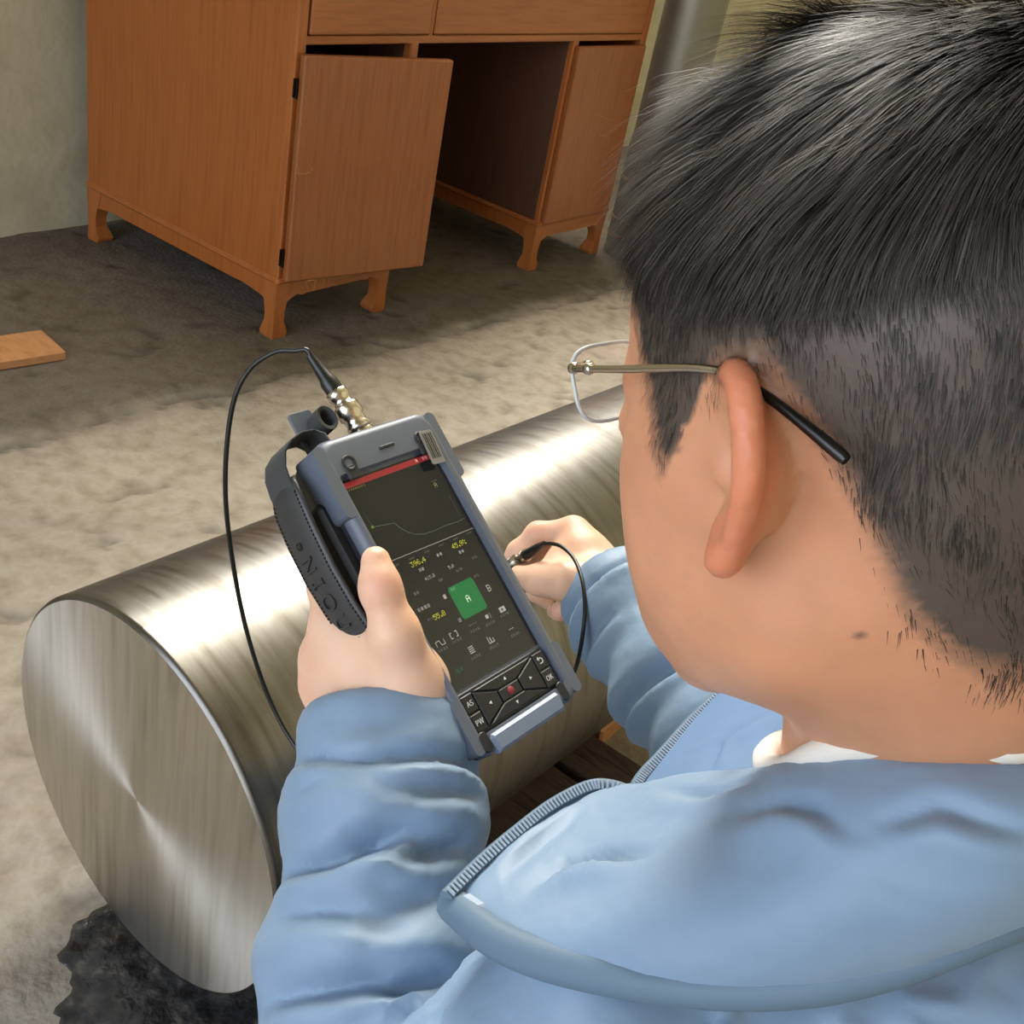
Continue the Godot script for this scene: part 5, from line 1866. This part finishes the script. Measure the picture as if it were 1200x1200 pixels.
func build_collar(who: Node3D, jacket: MeshInstance3D) -> void:
	# the wide padded collar unzipped and laid over the shoulders
	var st := [
		[Vector3(-1.1184, 0.5874, 1.4672), Vector3(-1.1298, 0.5866, 1.4494), Vector3(-1.1819, 0.5861, 1.4430), Vector3(-1.2363, 0.5864, 1.4431)],
		[Vector3(-1.1242, 0.6258, 1.4918), Vector3(-1.1558, 0.6161, 1.4848), Vector3(-1.2072, 0.6119, 1.4838), Vector3(-1.2491, 0.6047, 1.4795)],
		[Vector3(-1.1416, 0.6683, 1.5262), Vector3(-1.1795, 0.6641, 1.5250), Vector3(-1.2282, 0.6528, 1.5254), Vector3(-1.2500, 0.6267, 1.5197)],
		[Vector3(-1.1791, 0.7226, 1.5568), Vector3(-1.2061, 0.7157, 1.5607), Vector3(-1.2357, 0.6925, 1.5681), Vector3(-1.2398, 0.6585, 1.5715)],
		[Vector3(-1.1890, 0.7509, 1.5818), Vector3(-1.2128, 0.7457, 1.5912), Vector3(-1.2256, 0.7231, 1.6008), Vector3(-1.2211, 0.6877, 1.6086)],
		[Vector3(-1.1726, 0.7670, 1.6192), Vector3(-1.1958, 0.7660, 1.6316), Vector3(-1.1975, 0.7491, 1.6394), Vector3(-1.1849, 0.7240, 1.6440)],
		[Vector3(-1.0865, 0.7476, 1.6482), Vector3(-1.1021, 0.7554, 1.6698), Vector3(-1.0921, 0.7466, 1.6851), Vector3(-1.0731, 0.7250, 1.6964)],
		[Vector3(-1.055, 0.70, 1.56), Vector3(-1.01, 0.72, 1.57), Vector3(-0.96, 0.70, 1.57), Vector3(-0.92, 0.67, 1.56)],
	]
	part("collar", sheet(st, 14, 16, 0.016, 1.0, [
		[0.008, 0.0055, [Vector2(0.85, 0.80), Vector2(1.0, 0.66), Vector2(1.3, 0.56), Vector2(1.9, 0.50)]],
		[0.006, 0.0065, [Vector2(2.5, 0.36), Vector2(3.0, 0.31), Vector2(3.4, 0.33), Vector2(3.8, 0.42)]],
		[0.005, 0.0070, [Vector2(3.9, 0.40), Vector2(4.4, 0.30), Vector2(5.0, 0.42)]],
		[0.004, 0.0060, [Vector2(1.2, 0.20), Vector2(1.9, 0.24), Vector2(2.6, 0.16)]],
		[0.0035, 0.0028, [Vector2(0.26, 0.04), Vector2(0.26, 0.35), Vector2(0.24, 0.96)]],
		[0.004, 0.0060, [Vector2(0.55, 0.45), Vector2(0.5, 0.65), Vector2(0.55, 0.85)]]]), M.nylon, jacket)
	# right flap, seen from its lined inner side
	var fl := [
		[Vector3(-1.0933, 0.5614, 1.4598), Vector3(-1.0948, 0.5901, 1.4804), Vector3(-1.1145, 0.6324, 1.5090), Vector3(-1.1313, 0.6608, 1.5271)],
		[Vector3(-1.0444, 0.5595, 1.4527), Vector3(-1.0601, 0.5891, 1.4801), Vector3(-1.0753, 0.6144, 1.5044), Vector3(-1.0998, 0.6483, 1.5260)],
		[Vector3(-1.0015, 0.5637, 1.4511), Vector3(-1.0202, 0.5891, 1.4784), Vector3(-1.0413, 0.6127, 1.5063), Vector3(-1.0716, 0.6468, 1.5291)],
		[Vector3(-0.9687, 0.5825, 1.4584), Vector3(-0.9822, 0.5985, 1.4851), Vector3(-1.0061, 0.6190, 1.5118), Vector3(-1.0403, 0.6479, 1.5344)],
		[Vector3(-0.9321, 0.6038, 1.4713), Vector3(-0.9466, 0.6163, 1.5004), Vector3(-0.9739, 0.6341, 1.5248), Vector3(-1.0108, 0.6617, 1.5444)],
	]
	part("collar_lining", sheet(fl, 10, 10, 0.010, 0.6, [[0.008, 0.006, [Vector2(0.3, 0.55), Vector2(1.2, 0.45), Vector2(2.4, 0.55)]], [0.006, 0.006, [Vector2(1.0, 0.75), Vector2(2.0, 0.72), Vector2(3.2, 0.8)]]]), M.lining, jacket)
	# piping along the outer edge
	var edge := []
	for s in st:
		edge.append(s[3])
	var pip := mb()
	tube(pip, smooth_path(edge, 10), 0.0085, 10)
	part("piping", done(pip), M.nylon_trim, jacket)
	# zips: a tape, and teeth
	var zl := smooth_path([Vector3(-1.1219, 0.5964, 1.4689), Vector3(-1.1282, 0.5975, 1.4575), Vector3(-1.1368, 0.5960, 1.4494), Vector3(-1.1615, 0.5965, 1.4443), Vector3(-1.1886, 0.5964, 1.4425), Vector3(-1.2143, 0.5955, 1.4417), Vector3(-1.2419, 0.5944, 1.4426)], 10)
	var zr := smooth_path([Vector3(-1.0977, 0.5655, 1.4592), Vector3(-1.0730, 0.5627, 1.4536), Vector3(-1.0478, 0.5644, 1.4527), Vector3(-1.0053, 0.5677, 1.4514), Vector3(-0.9609, 0.5784, 1.4557), Vector3(-0.9238, 0.6006, 1.4686)], 10)
	zip_edge(zl, jacket, "left zip edge of the open collar")
	zip_edge(zr, jacket, "right zip edge of the open collar")
	# square stop where the left zip ends
	var stop := mb()
	rbox(stop, along(Vector3(-1.2403, 0.5948, 1.4560), Vector3(-1.2440, 0.6015, 1.4690) - Vector3(-1.2383, 0.5922, 1.4487), Vector3(-0.5, 0.8, 0.3)), Vector3(0.010, 0.016, 0.013), 0.0025)
	part("zip_stop", done(stop), M.zip_tape, jacket)
	# white fleece collar of the sweater underneath
	var fleece := mb()
	tube(fleece, smooth_path([Vector3(-1.1050, 0.6711, 1.5316), Vector3(-1.1192, 0.6739, 1.5274), Vector3(-1.1363, 0.6786, 1.5275), Vector3(-1.1499, 0.6838, 1.5329), Vector3(-1.1684, 0.7051, 1.5451), Vector3(-1.1835, 0.7308, 1.5558), Vector3(-1.1899, 0.7471, 1.5667), Vector3(-1.1930, 0.7607, 1.5795), Vector3(-1.1885, 0.7708, 1.5977), Vector3(-1.1784, 0.7766, 1.6166), Vector3(-1.1157, 0.7677, 1.6445), Vector3(-1.065, 0.705, 1.56), Vector3(-1.07, 0.70, 1.52), Vector3(-1.12, 0.69, 1.49)], 6), 0.0060, 10)
	part("shirt_collar", done(fleece), M.fleece, who).set_meta("label", "white fleece collar round the neck")

func zip_edge(path: PackedVector3Array, jacket: Node3D, label: String) -> void:
	var st := mb()
	tube(st, path, 0.0040, 8)
	var tape := part("zip_edge", done(st), M.nylon_trim, jacket)
	tape.set_meta("label", label)
	var teeth := mb()
	teeth.set_smooth_group(-1)
	var total := 0.0
	for i in path.size() - 1:
		total += path[i].distance_to(path[i + 1])
	var step := 0.0024
	var along_ := 0.0
	var want := 0.0
	for i in path.size() - 1:
		var l := path[i].distance_to(path[i + 1])
		while want < along_ + l:
			var p := path[i].lerp(path[i + 1], (want - along_) / l)
			var d := (path[i + 1] - path[i]).normalized()
			var out := (Vector3(-0.45, 0.75, 0.2)).normalized()
			out = (out - d * out.dot(d)).normalized()
			rbox(teeth, Transform3D(Basis(d, out, d.cross(out)), p + out * 0.0038), Vector3(0.0013, 0.0028, 0.0050), 0.0003)
			want += step
		along_ += l
	var tm := part("zip_teeth", done(teeth), M.zip, jacket)
	tm.set_meta("kind", "stuff")

func build_trousers(who: Node3D) -> void:
	var f := Field.new()
	f.cap(bone.hip + Vector3(-0.05, -0.02, 0), bone.hip + Vector3(0.05, -0.02, 0), 0.108, 0.108, 0.05)
	for s in ["l", "r"]:
		f.cap(bone.hip + Vector3(-0.06 if s == "l" else 0.06, -0.02, 0), bone[s + "_knee"], 0.10, 0.070, 0.04)
		f.cap(bone[s + "_knee"], bone[s + "_ankle"], 0.066, 0.05, 0.03)
	f.cut_plane(bone.hip + Vector3(0, -0.235, 0), Vector3.DOWN, 0.01)
	var bb := bounds([bone.hip, bone.l_knee, bone.r_knee, bone.l_ankle, bone.r_ankle], 0.15)
	var m := nets(f, bb[0], bb[1], 0.011)
	part("trousers", soft_mesh([[m[0], m[1], []]], false), M.trouser, who)
	for s in ["l", "r"]:
		var g := Field.new()
		var a: Vector3 = bone[s + "_ankle"]
		g.cap(a + Vector3(0, 0.0, 0.02), a + Vector3(0, -0.02, 0.14), 0.045, 0.032, 0.03)
		g.cap(a + Vector3(0, -0.03, -0.01), a + Vector3(0, -0.035, 0.15), 0.034, 0.030, 0.03)
		var sb := bounds([a, a + Vector3(0, 0, 0.15)], 0.08)
		var sm := nets(g, sb[0], sb[1], 0.008)
		part("shoe", soft_mesh([[sm[0], sm[1], []]], false), M.shoe, who)
